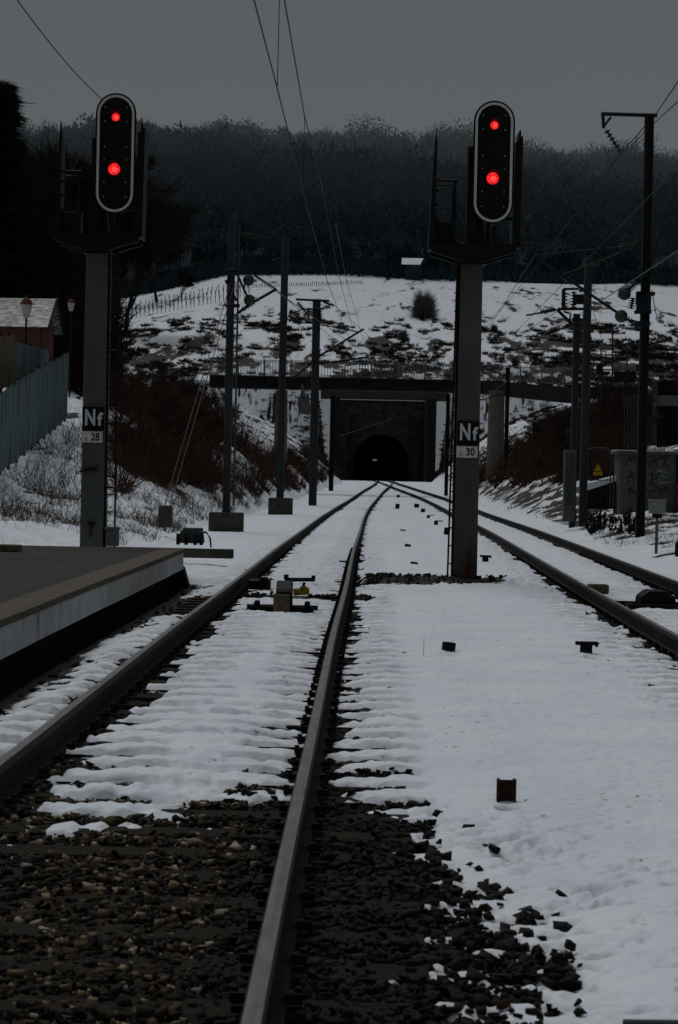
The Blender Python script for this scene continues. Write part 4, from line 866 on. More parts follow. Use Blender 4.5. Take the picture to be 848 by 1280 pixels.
# ------------------------------------------------------------ things on the ground
def stake(px, py, w, h, kind, label, wpx=None):
    q = G(px, py, -.15); z = -.165 if q.y < 60 else tz(q.x-.6, q.y); Y = q.y; sc = Y/F; W = w*sc; Hh = h*sc
    o = thing('marker_stake', label, 'stake', (q.x, Y, z)); b = MB()
    if kind == 'H': hbeam(b, q.x, Y, z-.08, z+Hh, W, W*.6); b.build('stub', M['stake'], o)
    elif kind == 'T':
        b.box((q.x, Y, z+Hh*.3), (W*.55, .05, Hh*1.0)); b.build('stem', M['black'], o); b = MB(); b.box((q.x, Y, z+Hh*.86), (W, .06, Hh*.3)); b.box((q.x+W*.48, Y, z+Hh*.78), (W*.12, .06, Hh*.4)); b.build('top_bar', M['black'], o)
    elif kind == 'L':
        b.box((q.x-W*.25, Y, z+Hh*.35), (W*.45, .08, Hh)); b.build('stub', M['black'], o); b = MB(); b.box((q.x+W*.15, Y, z+Hh*.78), (W*.8, .04, Hh*.22)); b.build('tab', M['black'], o)
    else:
        b.box((q.x, Y, z+Hh*.4), (W, .1, Hh*1.1), rz=.2, ry=.1); b.build('stub', M['black'], o, bevel=.01)
    return o
stake(633, 1001, 24, 31, 'H', 'short rusty steel stub with two holes, nearest in the snow at right')
stake(561, 813, 15, 13, 'B', 'small dark stub poking out of the snow below the right signal')
stake(733, 815, 27, 15, 'T', 'dark T shaped bracket in the snow near the right track')
stake(607, 702, 14, 9, 'T', 'small dark T shaped bracket just right of the right signal base')
for (px, py, w, h, kd, lab) in ((518, 705, 8, 4, 'B', 'low dark stub left of the signal ladder, nearest of its row'), (510, 684, 7, 5, 'B', 'low dark stub in the snow, second from the signal ladder'), (504, 664, 6, 3, 'B', 'flat dark stub in the snow, third from the signal ladder'),
    (497, 636, 5, 7, 'B', 'thin dark stub beside the bend of the left track'), (498, 626, 4, 4, 'B', 'tiny dark stub farthest along the row by the left track'), (521, 635, 6, 5, 'B', 'tiny dark stub nearest the meeting of both tracks'), (529, 640, 5, 5, 'B', 'tiny square dark stub second in the row by the right track'),
    (538, 647, 9, 4, 'L', 'dark bracket with a side tab, third in the row by the right track'), (548, 656, 11, 6, 'L', 'larger dark bracket with side tab just left of the signal ladder'), (559, 668, 7, 9, 'B', 'dark block on the snow touching the signal ladder foot')):
    stake(px, py, w, h, kd, lab)
b = MB(); q = G(530, 812, -.1); b.tube([q-Vector((0, 0, .05)), q+Vector((.0, 0, .1))], .003, 4); tag(b.build('dry_stalk', M['weed'], loc=q), 'single thin dry stalk standing in the snow left of the small dark stub', 'stalk')
# point machine between the left rails
q = G(352, 762, -.15); Y = q.y; z = -.17
o = thing('point_detector', 'dark curved housing with tan front and yellow connector between the left rails', 'track device', (q.x, Y, z))
b = MB(); arc = [(0, 0), (0, .2)]+[(.0+.5*(1-cos(t)), .2+.14*sin(t)) for t in np.linspace(.2, pi*.5, 7)]+[(.6, .32), (.62, 0)]
n = len(arc); vs = [(q.x-.07, Y+u, z+v) for u, v in arc]+[(q.x+.12, Y+u, z+v) for u, v in arc]
b.mesh(vs, [tuple(range(n))[::-1], tuple(range(n, 2*n))]+[(i, (i+1) % n, (i+1) % n+n, i+n) for i in range(n)]); b.build('housing', M['galv_d'], o, bevel=.01)
b = MB(); b.box((q.x, Y-.06, z+.1), (.19, .1, .2)); b.box((q.x-.03, Y-.12, z+.15), (.04, .02, .03)); b.build('front_box', M['tan'], o, bevel=.008)
b = MB(); yx = q.x+.22; b.tube([(yx-.09, Y+.35, z+.21), (yx+.1, Y+.35, z+.23)], .045, 8); b.box((yx+.03, Y+.35, z+.27), (.08, .09, .03)); b.build('yellow_connector', M['yellow'], o)
b = MB(); b.box((q.x, Y+.1, z+.02), (.75, .1, .06)); b.box((q.x, Y+.45, z+.02), (.85, .1, .06)); 
for s_ in (-1, 1):
    for dy in (.1, .45): b.rings((q.x+s_*.3, Y+dy, z+.04), (q.x+s_*.3, Y+dy, z+.1), [(0, .035), (1, .03)], 6)
b.tube([(yx+.02, Y+.35, z+.25), (yx+.04, Y+.34, z+.33)], .02, 6); b.build('mounting_bars', M['iron'], o)
q = G(375, 725, -.1); b = MB(); b.tube([(q.x-.22, q.y, -.1), (q.x+.22, q.y, -.09)], .032, 8); b.box((q.x-.2, q.y, -.06), (.07, .1, .07)); b.box((q.x+.2, q.y, -.06), (.06, .1, .06)); tag(b.build('tie_rod', M['black'], loc=(q.x, q.y, -.1)), 'short black rod lying across the snow behind the yellow connector', 'rod')
q = G(325, 732, -.12); b = MB(); b.box((q.x, q.y, -.1), (.3, .5, .13)); b.box((q.x+.06, q.y-.1, -.02), (.12, .3, .05)); tag(b.build('heater_box', M['black'], bevel=.02, loc=(q.x, q.y, -.15)), 'black box fixed to the inner side of the left rail', 'track device')
# tan block & point machine at right track
q = G(748, 738, -.05); b = MB(); b.box((q.x, q.y, -.03), (.27, .3, .13)); tag(b.build('timber_block', M['tan'], bevel=.02, loc=(q.x, q.y, -.1)), 'brown weathered block against the inner side of the right track rail', 'block')
q = G(818, 757, -.15); o = thing('point_machine', 'black humped point machine between the right track rails', 'track device', (q.x, q.y, -.17))
b = MB(); pr = [(-.22, -.16), (-.2, -.03), (-.1, .05), (.12, .05), (.24, -.02), (.26, -.16)]; b.prism([(q.x+a, c) for a, c in pr], q.y-.25, q.y+.3); b.build('hump_cover', M['black'], o, bevel=.02)
b = MB(); b.box((q.x, q.y-.35, -.15), (.75, .12, .06)); b.box((q.x, q.y+.4, -.15), (.9, .12, .06)); b.box((q.x-.3, q.y, -.16), (.08, .8, .04)); b.rings((q.x+.14, q.y-.3, -.13), (q.x+.14, q.y-.3, .0), [(0, .03), (1, .03)], 8); b.rings((q.x+.3, q.y-.3, -.13), (q.x+.3, q.y-.3, -.02), [(0, .03), (1, .03)], 8); b.build('mounting_bars', M['iron'], o)
b = MB(); b.tube([(q.x+.1, q.y-.28, -.02), (q.x+.5, q.y-.3, -.05)], .018, 6); b.build('drive_rod', M['iron'], o)
# concrete trough + machine by left signal
a = P(140, 690, 41.5); c = P(292, 690, 41.5); zt2 = P(200, 684, 41.5).z; b = MB(); b.box(((a.x+c.x)/2, 41.5, zt2-.09), (c.x-a.x, .25, .16)); tag(b.build('cable_trough', M['conc_dark'], bevel=.015, loc=((a.x+c.x)/2, 41.5, zt2-.2)), 'long low concrete cable trough lying beyond the platform end', 'cable trough')
q = P(240, 672, 47.5); o = thing('junction_box', 'dark grey trackside machine with black hose near the mossy block', 'track device', (q.x, 47.5, P(240, 680, 47.5).z))
b = MB(); b.box((q.x, 47.5, q.z+.02), (.5, .35, .26), taper=.88); b.box((q.x+.02, 47.5, q.z+.17), (.4, .3, .05)); b.build('housing', M['galv_m'], o, bevel=.03)
b = MB()
for dx in (-.26, -.1, .08, .2): b.box((q.x+dx, 47.28, q.z-.03), (.07, .06, .22))
b.tube([(q.x+.15, 47.25, q.z+.1), (q.x+.3, 47.2, q.z+.12), (q.x+.38, 47.2, q.z), (q.x+.4, 47.2, q.z-.18)], .02); b.tube([(q.x-.1, 47.25, q.z+.05), (q.x+.05, 47.2, q.z-.1), (q.x+.2, 47.2, q.z+.02), (q.x+.22, 47.2, q.z-.12)], .014)
b.build('hose', M['black'], o)
b = MB(); p = G(845, 1276, .0); b.tube([(p.x-.14, p.y, -.02), (p.x+.5, p.y+.02, -.02)], .021, 10); b.box((p.x+.3, p.y, -.1), (.03, .03, .16)); tag(b.build('steel_pipe', M['galv'], loc=(p.x, p.y, -.05)), 'end of a grey horizontal pipe at the bottom right corner', 'pipe')
# ------------------------------------------------------------ far hut, hedge
Yu = 520; Yu = 455; q = P(517, 331, Yu); o = thing('hut', 'tiny hut with a snow white roof in front of the wood', 'hut', tuple(q))
a = P(503, 321, Yu); c = P(530, 321, Yu); lo = P(500, 331, Yu); b = MB(); b.mesh([(a.x, Yu+2, a.z), (c.x, Yu+2, a.z), (c.x-.7, Yu-1.5, lo.z), (lo.x+.3, Yu-1.5, lo.z)], [(0, 1, 2, 3)]); b.build('roof', M['snowp'], o)
b = MB(); b.box((q.x, Yu+.3, lo.z-1.7), (3.0, 2.6, 3.4)); b.build('wall', M['woodfloor'], o)
for (x0, x1, yy_, lab) in ((414, 457, 350, 'long low wall with snow on top at the wood edge above the centre'), (250, 277, 352, 'short low wall with snow on top at the wood edge left of the nearest left mast')):
    a = P(x0, yy_, 457); c = P(x1, yy_, 457); g_ = min(tz(a.x, 457), tz(c.x, 457)); b = MB(); b.mesh([(a.x, 457, g_-1), (c.x, 457, g_-1), (c.x, 457, c.z), (a.x, 457, a.z), (a.x, 458, g_-1), (c.x, 458, g_-1), (c.x, 458, c.z), (a.x, 458, a.z)], [(0, 1, 2, 3), (5, 4, 7, 6), (1, 5, 6, 2), (4, 0, 3, 7)])
    w_ = tag(b.build('low_wall', M['pdark'], loc=a), lab, 'wall'); b = MB(); b.tube([a+Vector((0, .5, .1)), c+Vector((0, .5, .1))], .3, 6); b.build('snow_cap', M['snowp'], w_)
# ------------------------------------------------------------ vegetation
def bare_tree(name, x, y, h, label, group, m=M['bark'], mt=M['twig'], seed=1, spread=.35, zb=None, levels=4, twigs=12, tw=.016, lean=0):
    R = random.Random(seed); zb = tz(x, y)-.2 if zb is None else zb
    o = thing(name, label, 'tree' if h > 4 else 'bush', (x, y, zb), group); b = MB(); tips = []
    def br_(p, d, L, r, lv):
        n = 3; pts = [p]
        for i in range(n):
            d = (d+Vector((R.gauss(0, .12), R.gauss(0, .12), R.gauss(0, .06)))).normalized(); p = p+d*L/n; pts.append(p)
        b.tube(pts, r, 5 if lv < 2 else 3, r2=r*.55, caps=False)
        if lv >= levels: tips.append((pts[-1], d, L)); tips.append((pts[2], d, L)); return
        for i in range(R.choice((3, 4)) if lv else 6):
            t = R.uniform(.35, 1) if lv else R.uniform(.25, 1); q = pts[0].lerp(pts[-1], t) if not lv else pts[min(3, int(t*3))].lerp(pts[min(3, int(t*3)+1)], t*3 % 1)
            a = R.uniform(0, 2*pi); dd = (d+Vector((cos(a), sin(a), R.uniform(.0, .5)))*R.uniform(spread, spread*2.6)).normalized(); br_(q, dd, L*R.uniform(.5, .75), r*.5, lv+1)
    br_(Vector((x, y, zb)), Vector((lean, 0, 1)), h*.5, h*.017+.02, 0)
    b.build('trunk', m, o)
    bs = []; ve = []
    for p, d, L in tips:
        for i in range(twigs):
            v = (d+Vector((R.gauss(0, .7), R.gauss(0, .7), R.gauss(.1, .5)))).normalized()*L*R.uniform(.5, 1.3); bs.append(p+Vector((R.gauss(0, .1), R.gauss(0, .1), R.gauss(0, .1)))*L); ve.append(v)
    V, Fc = blades(np.array([tuple(p) for p in bs]), np.array([tuple(v) for v in ve]), np.full(len(bs), tw)); npmesh('crown', V, Fc, mt, parent=o)
    return o
TR = [(66, 190, 135, .03, 'bare tree just left of the left signal'), (45, 250, 118, .02, 'bare tree between the dark conifer and the left signal'), (198, 262, 430, .06, 'bare tree right of the left signal, low against the wood'), (96, 160, 160, .03, 'tall bare tree directly behind the left signal head'), (20, 190, 140, .03, 'bare tree behind the dark conifer'), (160, 240, 330, .05, 'distant bare tree seen past the right shield of the left signal'), (228, 335, 420, .05, 'small distant bare tree at the wood edge left of the nearest left mast')]
for i, (px, py, Yd, tw, lab) in enumerate(TR):
    t = P(px, py, Yd); h = t.z-tz(t.x, Yd); bare_tree('bare_tree', t.x, Yd, h, lab, 'bare trees on the left', seed=i+3, tw=tw, twigs=22, levels=4)
# dense dark thicket behind the left signal
def cloud(n, boxes, ln, wd, up=.7):
    Vs = []; 
    for (x0, x1, y0, y1, h0, h1, wt) in boxes:
        k = int(n*wt); x = rng.uniform(x0, x1, k); y = rng.uniform(y0, y1, k); z = terr(x, y)+h0+(h1-h0)*rng.random(k)**1.3*(.55+.45*fbm(x*.25, y*.25, 3, 61)+.25)
        Vs.append(np.stack([x, y, z], 1))
    B = np.concatenate(Vs); B = B[(B[:, 0]/B[:, 1] < -.094+.006*fbm(B[:, 2]*.6, B[:, 1]*.2, 2, 3)*2)]; B = B[~((B[:, 1] < 115) & (B[:, 0] < -10))]; d = rng.normal(0, 1, B.shape); d[:, 2] = np.abs(d[:, 2])*up+up; d /= np.linalg.norm(d, axis=1)[:, None]
    return blades(B, d*rng.uniform(ln*.5, ln*1.4, (len(B), 1)), rng.uniform(wd*.6, wd*1.4, len(B)))
V, Fc = cloud(150000, [(-34, -11.5, 108, 150, 0, 7.5, .55), (-40, -17, 150, 230, 0, 9, .45)], 1.1, .035)
tag(npmesh('thicket', V, Fc, M['twig']), 'dark tangled thicket of bare shrubs on the slope behind the left signal', 'thicket', kind='stuff')
def scrub(n, yr, side, d0, d1, ln, wd, m, name, label, cat, thr=-.05, cl=.35, up=.8, lim=None, seed=71):
    y = yr[0]*np.exp(rng.random(n)*np.log(yr[1]/yr[0])); d = rng.uniform(0, 1, n)
    dd = np.interp(y, [q[0] for q in d0], [q[1] for q in d0]) + d*(np.interp(y, [q[0] for q in d1], [q[1] for q in d1])-np.interp(y, [q[0] for q in d0], [q[1] for q in d0]))
    x = np.where(side < 0, LT(y)-dd, RT(y)+dd)
    ok = fbm(x*cl, y*cl*.6, 3, seed) > thr
    if lim is not None: ok &= (x/y > lim+.006*fbm(y*.3, x*0, 2, 8)*2) & (rng.random(n) < ss(lim, lim+.02, x/y))
    x, y = x[ok], y[ok]; z = terr(x, y)-.05; B = np.stack([x, y, z], 1)
    d = rng.normal(0, .6, B.shape); d[:, 2] = up+rng.random(len(B))*.6; d /= np.linalg.norm(d, axis=1)[:, None]
    hh = (.6+.8*(fbm(x*.6, y*.4, 3, seed+5)+.4)); L = ln*rng.uniform(.35, 1.3, len(B))*np.clip(hh, .3, 1.6)
    V1, F1 = blades(B, d*L[:, None], rng.uniform(.6, 1.3, len(B))*wd*(y/70)**.6)
    # side twigs
    t = rng.uniform(.3, .9, (len(B), 1)); B2 = B+d*L[:, None]*t; d2 = d+rng.normal(0, .9, d.shape); V2, F2 = blades(B2, d2*L[:, None]*.4, np.full(len(B), wd*.6)*(y/70)**.6)
    V = np.concatenate([V1, V2]); Fc = np.concatenate([F1, F2+len(V1)])
    return tag(npmesh(name, V, Fc, m), label, cat, kind='stuff')
scrub(60000, (62, 150), -1, [(62, 2.6), (80, 2.0), (100, .6), (150, .5)], [(62, 6.5), (80, 8), (110, 8.5), (150, 7)], 1.7, .012, M['scrub'], 'bank_scrub', 'red brown leafless scrub covering the left bank of the cutting', 'scrub', thr=.0, seed=72, lim=-.1)
scrub(1300, (62, 92), -1, [(60, 3.0), (92, 3)], [(60, 5.2), (92, 6.5)], 1.0, .009, M['twig'], 'bank_twigs', 'thin bare twigs growing along the leaning green-grey fence', 'scrub', thr=.0, seed=74)
scrub(14000, (47, 110), -1, [(47, .3), (110, .1)], [(47, 5), (110, 3)], .42, .009, M['grass'], 'bank_grass', 'dead straw coloured grass tufts poking from the snow on the left bank', 'grass', thr=.08, cl=.9, seed=83)
scrub(4500, (38, 66), -1, [(38, .4), (66, 1)], [(38, 5), (66, 5.2)], .28, .006, M['weed'], 'bank_weeds', 'thin dark weed stems in the snow below the left fence', 'weeds', thr=.1, cl=.8, seed=85)
scrub(9000, (150, 268), -1, [(150, .3), (268, .6)], [(150, 3), (268, 3)], .9, .02, M['scrub'], 'bank_scrub', 'brown scrub at the foot of the left slope near the tunnel', 'scrub', thr=.0, seed=87)
scrub(42000, (98, 190), 1, [(98, 3.2), (120, 1.5), (190, .6)], [(98, 12), (120, 14), (190, 14)], 1.1, .018, M['scrub'], 'bank_scrub', 'dull red brown scrub on the right bank between the bridge and the gate', 'scrub', thr=.06, seed=92)
scrub(9000, (60, 110), 1, [(60, .8), (110, .2)], [(60, 6), (110, 6)], .3, .008, M['grass'], 'bank_grass', 'dead grass tufts in the snow around the tall right mast and kiosk', 'grass', thr=.1, cl=.9, seed=95)
scrub(5000, (44, 70), 1, [(44, .1), (70, .0)], [(44, 4), (70, 5)], .22, .006, M['weed'], 'bank_weeds', 'thin dark weeds along the right edge below the trackside box', 'weeds', thr=.1, cl=.9, seed=97)
SH = random.Random(21); M['shrubtwig'] = mat('shrub_twigs', (.06, .038, .028), (.03, .018, .014), .95, .4)
for i in range(30):
    if i < 18: y = SH.uniform(66, 128); x = float(LT(y))-SH.uniform(2, 7.5); lab = 'tangled bare brown shrub on the left bank of the cutting'; gp = 'bare shrubs on the left bank'
    else: y = SH.uniform(100, 165); x = float(RT(y))+SH.uniform(2.5, 11); lab = 'tangled bare brown shrub on the right bank below the bridge'; gp = 'bare shrubs on the right bank'
    if x/y < -.097: continue
    bare_tree('bare_shrub', x, y, SH.uniform(2.2, 3.9), lab, gp, seed=i+40, spread=.6, levels=3, twigs=16, tw=.012, m=M['twig'], mt=M['shrubtwig'])
# dark dock stalks
def dock(x, y, h, seed):
    R = random.Random(seed); z = tz(x, y)-.05; b = MB()
    for k in range(3):
        dx, dy = R.gauss(0, .05), R.gauss(0, .05); t = Vector((x+dx*2+R.gauss(0, .04), y+dy, z+h*R.uniform(.6, 1))); b.tube([(x+dx, y+dy, z), t], .012, 4)
        for j in range(16):
            f = .35+.65*j/16; c = Vector((x+dx, y+dy, z)).lerp(t, f); rr = .03*(1.15-f)+.006; b.box(c+Vector((R.gauss(0, rr), R.gauss(0, rr), 0)), (.022, .022, .045), rz=R.random()*3, rx=R.random())
    return b, (x, y, z)
R_ = random.Random(5)
for i in range(38):
    px = R_.uniform(738, 792) if i > 6 else R_.uniform(706, 750); py = R_.uniform(650, 668) - (0 if i > 6 else 14); q = march(px, py, 45, 90)
    b, l_ = dock(q.x, q.y, R_.uniform(.25, .55), i); tag(b.build('dock_plant', M['weed'], loc=l_), 'dark seeded dock stalk standing in the snow left of the tall right mast', 'plant', 'dock stalks on the right bank')
# hillside clumps (uncountable rubble scrub) and bushes
n = 5200; x = rng.uniform(-62, 75, n); y = rng.uniform(279, 372, n); zz, tt = terr(x, y, True); ok = (tt < .015) & (fbm(x*.2, y*.1, 3, 50) > -.15); x, y, zz = x[ok], y[ok], zz[ok]
k = 26; X_ = np.repeat(x, k); Y_ = np.repeat(y, k); Z_ = np.repeat(zz, k); s_ = np.repeat(rng.uniform(.3, .85, len(x)), k)
th = rng.uniform(0, 2*pi, len(X_)); rr = rng.random(len(X_))**.5*s_; B = np.stack([X_+rr*np.cos(th), Y_+rr*np.sin(th), Z_+.1*rng.random(len(X_))], 1)
d = rng.normal(0, .6, B.shape); d[:, 2] = rng.uniform(.3, 1, len(B)); V, Fc = blades(B, d*s_[:, None]*.9, .07*s_+.02)
tag(npmesh('hillside_scrub', V, Fc, M['twig']), 'dark clumps of scrub dotting the snowy hillside above the bridge', 'scrub', kind='stuff')
n = 1600; x = np.concatenate([np.concatenate([rng.uniform(-9, -1.2, n//2), rng.uniform(-4.2, -.95, n-n//2)]), np.concatenate([rng.uniform(10.9, 24, n//2), rng.uniform(10.9, 14, n-n//2)])]); y = rng.uniform(255, 277, 2*n); zz = terr(x, y); ok = rng.random(2*n) < .6; x, y, zz = x[ok], y[ok], zz[ok]
k = 16; X_ = np.repeat(x, k); Y_ = np.repeat(y, k); Z_ = np.repeat(zz, k); s_ = np.repeat(rng.uniform(.15, .5, len(x)), k); B = np.stack([X_+rng.normal(0, .5, len(X_))*s_, Y_, Z_+.1*rng.random(len(X_))], 1)
d = rng.normal(0, .6, B.shape); d[:, 2] = rng.uniform(.1, 1, len(B)); V, Fc = blades(B, d*s_[:, None]*.8, .09*s_+.01)
tag(npmesh('slope_scrub', V, Fc, M['twig']), 'small dark tufts on the steep snowy slopes either side of the tunnel portal', 'scrub', kind='stuff')
def roundbush(px, py, Y, w, h, label, m='bush', nb=2600):
    q = march(px, py, 280, 470) if Y is None else Vector((P(px, py, Y).x, Y, tz(P(px, py, Y).x, Y))); sc = q.y/F; W = w*sc/2; Hh = h*sc
    o = thing('bush', label, 'bush', tuple(q)); th = rng.uniform(0, 2*pi, nb); el = np.arccos(rng.random(nb)*.95); L = rng.uniform(.55, 1.05, nb)
    d = np.stack([np.cos(th)*np.sin(el)*W, np.sin(th)*np.sin(el)*W, np.cos(el)*Hh], 1); B = np.array(q)+d*rng.uniform(0, .6, (nb, 1)); v = d*.45*L[:, None]+rng.normal(0, .12*W, d.shape)
    V, Fc = blades(B, v, np.full(nb, .011*W)); npmesh('twigs', V, Fc, M[m], parent=o)
    b = MB()
    for i in range(6): a = i*1.05; b.tube([q, q+Vector((cos(a)*W*.4, sin(a)*W*.3, Hh*.6))], W*.03, 4, r2=W*.01)
    b.build('stems', M['bark'], o)
roundbush(530, 397, None, 44, 44, 'large round bare bush alone on the white snow field', nb=4200)
roundbush(504, 425, None, 20, 18, 'small bare bush below and left of the large round one')
roundbush(618, 414, None, 14, 12, 'small dark bush on the snow field right of the right signal post')
roundbush(780, 372, None, 20, 14, 'low dark bush at the top of the snow field at right')
# dark earth tump etc. vine posts
vb = MB(); vb.box((0, 0, .7), (.08, .08, 1.4)); vb.box((0, 0, 1.1), (.26, .07, .08), ry=.6); v0 = None
for i in range(150):
    if i < 90: px = 160+ (i % 30)*5.2; row = i//30; py = 389-(px-160)*.19+row*7-(row*2)
    else: px = 300+(i-90)*2.6; py = 360-(px-300)*.035
    q = march(px, py, 300, 460)
    if q.y > 459 or q.y < 300: continue
    if v0 is None: v0 = tag(vb.build('vine_post', M['bark_f']), 'small dark vine post in the rows along the top of the snow field, left', 'post', 'vine posts on the hillside'); o = v0
    else: o = v0.copy(); C.objects.link(o)
    o.location = q; o.rotation_euler = (0, R_.uniform(-.2, .2), R_.uniform(-1, 1)); o.scale = (1, 1, (1. if i < 90 else .45)*R_.uniform(.8, 1.2))
# conifer at the far left
def conifer(px, py, Y, base_r, label, seed):
    t = P(px, py, Y); z0 = tz(t.x, Y); h = t.z-z0; o = thing('conifer', label, 'tree', (t.x, Y, z0)); b = MB(); b.tube([(t.x, Y, z0-.3), (t.x, Y, z0+h)], .28, 8, r2=.02); b.build('trunk', M['bark'], o)
    R = np.random.default_rng(seed); nb = 900; f = R.random(nb)**.8*.97; a = R.uniform(0, 2*pi, nb); L = base_r*(1-f)**.75*R.uniform(.6, 1.12, nb)+.25
    Bs = []; Vs = []; 
    for i in range(nb):
        k = 42; s = R.random(k); dx, dy = cos(a[i]), sin(a[i]); c = np.stack([dx*s*L[i], dy*s*L[i], -.28*s*L[i]+.12*L[i]*s**3], 1)+np.array([t.x, Y, z0+f[i]*h*.97+.4])
        v = np.stack([dx*.3+R.normal(0, .22, k), dy*.3+R.normal(0, .22, k), -.12+R.normal(0, .14, k)], 1); Bs.append(c); Vs.append(v)
    V, Fc = blades(np.concatenate(Bs), np.concatenate(Vs)*1.3, np.full(nb*42, .05)); npmesh('crown', V, Fc, M['needle'], parent=o)
conifer(-2, 92, 114, 2.5, 'tall black conifer cut off by the left edge', 3)
conifer(-46, 60, 118, 3.4, 'second dark conifer at the far left edge behind the first', 4)
# ------------------------------------------------------------ the wood on the hill (far-off mass)
def wood():
    ys = []; xs = []; y = 466.
    while y < 935:
        w = y*.17+18; n = int(2*w/4.6); xs.append(rng.uniform(-w, w, n)); ys.append(y+rng.uniform(-3, 3, n)); y += 6.2
    x = np.concatenate(xs); y = np.concatenate(ys); n = len(x); z = terr(x, y)
    h = rng.uniform(8, 16, n)*(1+.5*fbm(x*.03, y*.02, 3, 77)); h = h*(1+.5*fbm(x*.07, x*0+3, 3, 89)*(y > 780)); h = h*np.where(y < 480, .55, 1)*np.where(y > 860, .8, 1); r = h*rng.uniform(.24, .38, n)
    k = 140; T = np.repeat(np.arange(n), k); m = len(T); th = rng.uniform(0, 2*pi, m); ph = np.arccos(rng.uniform(-.75, 1, m)); q = rng.random(m)**.4
    c = np.stack([x[T]+r[T]*q*np.sin(ph)*np.cos(th), y[T]+r[T]*q*np.sin(ph)*np.sin(th), z[T]+h[T]*.58+h[T]*.42*q*np.cos(ph)], 1)
    v = c-np.stack([x[T], y[T], z[T]+h[T]*.3], 1); v /= np.linalg.norm(v, axis=1)[:, None]; v = v*1.0+rng.normal(0, .65, v.shape); v *= np.where(y[T] > 820, .7, 1.)[:, None]
    evergreen = (fbm(x*.025, y*.03, 3, 79)+rng.normal(0, .12, n)) > .16
    wid = np.where(evergreen[T], .6, .16)*rng.uniform(.5, 1.2, m)*np.where(y[T] > 820, .6, 1)
    V, Fc = blades(c, v*np.where(evergreen[T], .8, 1.1)[:, None], wid)
    base = np.where(evergreen, .07, .36)+rng.normal(0, .08, n)+.85*np.clip((y-520)/400, 0, 1)**1.3  # farther trees get a paler tone, haze painted into the colour
    tone = np.clip(base[T]+.3*(c[:, 2]-z[T]-h[T]*.6)/h[T]+rng.normal(0, .025, m)+.3*fbm(x*.018, y*.012, 3, 88)[T], 0, 1)  # crown tops painted lighter, imitating light from above
    t2 = np.arange(n); Bt = np.stack([x, y, z-.3], 1); V2, F2 = blades(Bt, np.stack([rng.normal(0, .3, n), rng.normal(0, .3, n), h*.8], 1), np.full(n, .22))
    m3 = 26000; x3 = rng.uniform(-95, 95, m3); y3 = rng.uniform(455.5, 470, m3); B3 = np.stack([x3, y3, terr(x3, y3)-.2+rng.random(m3)*1.6], 1); d3 = rng.normal(0, .5, B3.shape); d3[:, 2] = rng.uniform(.5, 2.2, m3)
    V3, F3 = blades(B3, d3, np.full(m3, .2)); V2 = np.concatenate([V2, V3]); F2 = np.concatenate([F2, F3+3*n])
    base = np.concatenate([base, rng.uniform(-.3, .0, m3)])
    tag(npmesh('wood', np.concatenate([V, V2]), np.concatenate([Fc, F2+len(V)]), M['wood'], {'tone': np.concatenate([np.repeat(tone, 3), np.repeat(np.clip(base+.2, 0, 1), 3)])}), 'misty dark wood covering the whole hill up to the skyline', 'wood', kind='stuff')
wood()
# damp winter haze hanging over the hill: a thin absorbing and glowing medium
hb = MB(); hb.box((0, 890, 150), (2200, 860, 420)); hz = bpy.data.materials.new('haze_medium'); hz.use_nodes = True; n = hz.node_tree.nodes; l = hz.node_tree.links
n.remove(n['Principled BSDF']); ab = n.new('ShaderNodeVolumeAbsorption'); ab.inputs['Color'].default_value = (0, 0, 0, 1); ab.inputs['Density'].default_value = .00062
em = n.new('ShaderNodeEmission'); em.inputs['Color'].default_value = (.09, .104, .115, 1); em.inputs['Strength'].default_value = .00062
ad = n.new('ShaderNodeAddShader'); l.new(ab.outputs[0], ad.inputs[0]); l.new(em.outputs[0], ad.inputs[1]); l.new(ad.outputs[0], n['Material Output'].inputs['Volume'])
tag(hb.build('haze', hz), kind='structure')
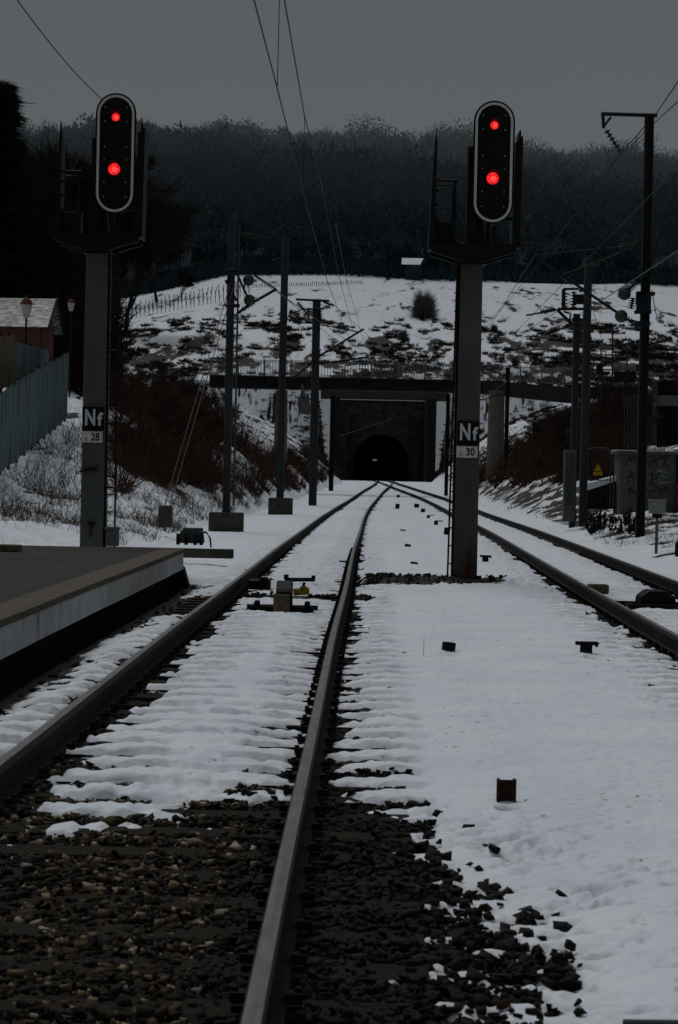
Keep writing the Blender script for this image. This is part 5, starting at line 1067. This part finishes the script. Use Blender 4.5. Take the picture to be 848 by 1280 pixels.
# ------------------------------------------------------------ light
EL, RO = radians(58), radians(150)
W = bpy.data.worlds.new("World"); S.world = W; W.use_nodes = True; n = W.node_tree.nodes; l = W.node_tree.links; bg = n['Background']
sky = n.new('ShaderNodeTexSky'); sky.sky_type = 'NISHITA'; sky.sun_disc = False; sky.sun_elevation = EL; sky.sun_rotation = RO; sky.dust_density = 6; sky.air_density = 1.5
hs_ = n.new('ShaderNodeHueSaturation'); hs_.inputs['Saturation'].default_value = .12; hs_.inputs['Value'].default_value = .35; l.new(sky.outputs[0], hs_.inputs['Color'])
g = n.new('ShaderNodeTexCoord'); sp = n.new('ShaderNodeSeparateXYZ'); l.new(g.outputs['Generated'], sp.inputs[0])
cr = n.new('ShaderNodeValToRGB'); cr.color_ramp.elements[0].position = .10; cr.color_ramp.elements[0].color = (1.0, 1.04, 1.08, 1); e = cr.color_ramp.elements[1]; e.position = .24; e.color = (.74, .755, .79, 1); e2 = cr.color_ramp.elements.new(.5); e2.color = (1.0, 1.05, 1.13, 1)
l.new(sp.outputs['Z'], cr.inputs[0])
nz = n.new('ShaderNodeTexNoise'); nz.inputs['Scale'].default_value = 3; nz.inputs['Detail'].default_value = 4; l.new(g.outputs['Generated'], nz.inputs['Vector'])
mr = n.new('ShaderNodeMapRange'); mr.inputs['To Min'].default_value = .9; mr.inputs['To Max'].default_value = 1.1; l.new(nz.outputs[0], mr.inputs['Value'])
mm = n.new('ShaderNodeMix'); mm.data_type = 'RGBA'; mm.blend_type = 'MULTIPLY'; mm.inputs['Factor'].default_value = 1; l.new(cr.outputs[0], mm.inputs['A']); l.new(mr.outputs[0], mm.inputs['B'])
mx = n.new('ShaderNodeMix'); mx.data_type = 'RGBA'; mx.inputs['Factor'].default_value = .93; l.new(hs_.outputs[0], mx.inputs['A']); l.new(mm.outputs['Result'], mx.inputs['B'])
l.new(mx.outputs['Result'], bg.inputs['Color']); bg.inputs['Strength'].default_value = .135
sn = bpy.data.lights.new('sun', 'SUN'); sn.energy = 1.05; sn.angle = radians(35); sn.color = (1, .985, .965)
so = bpy.data.objects.new('sun', sn); C.objects.link(so); so.rotation_euler = (pi/2-EL, 0, pi-RO+pi)
so.location = (0, 0, 40)
S.render.engine = 'CYCLES'
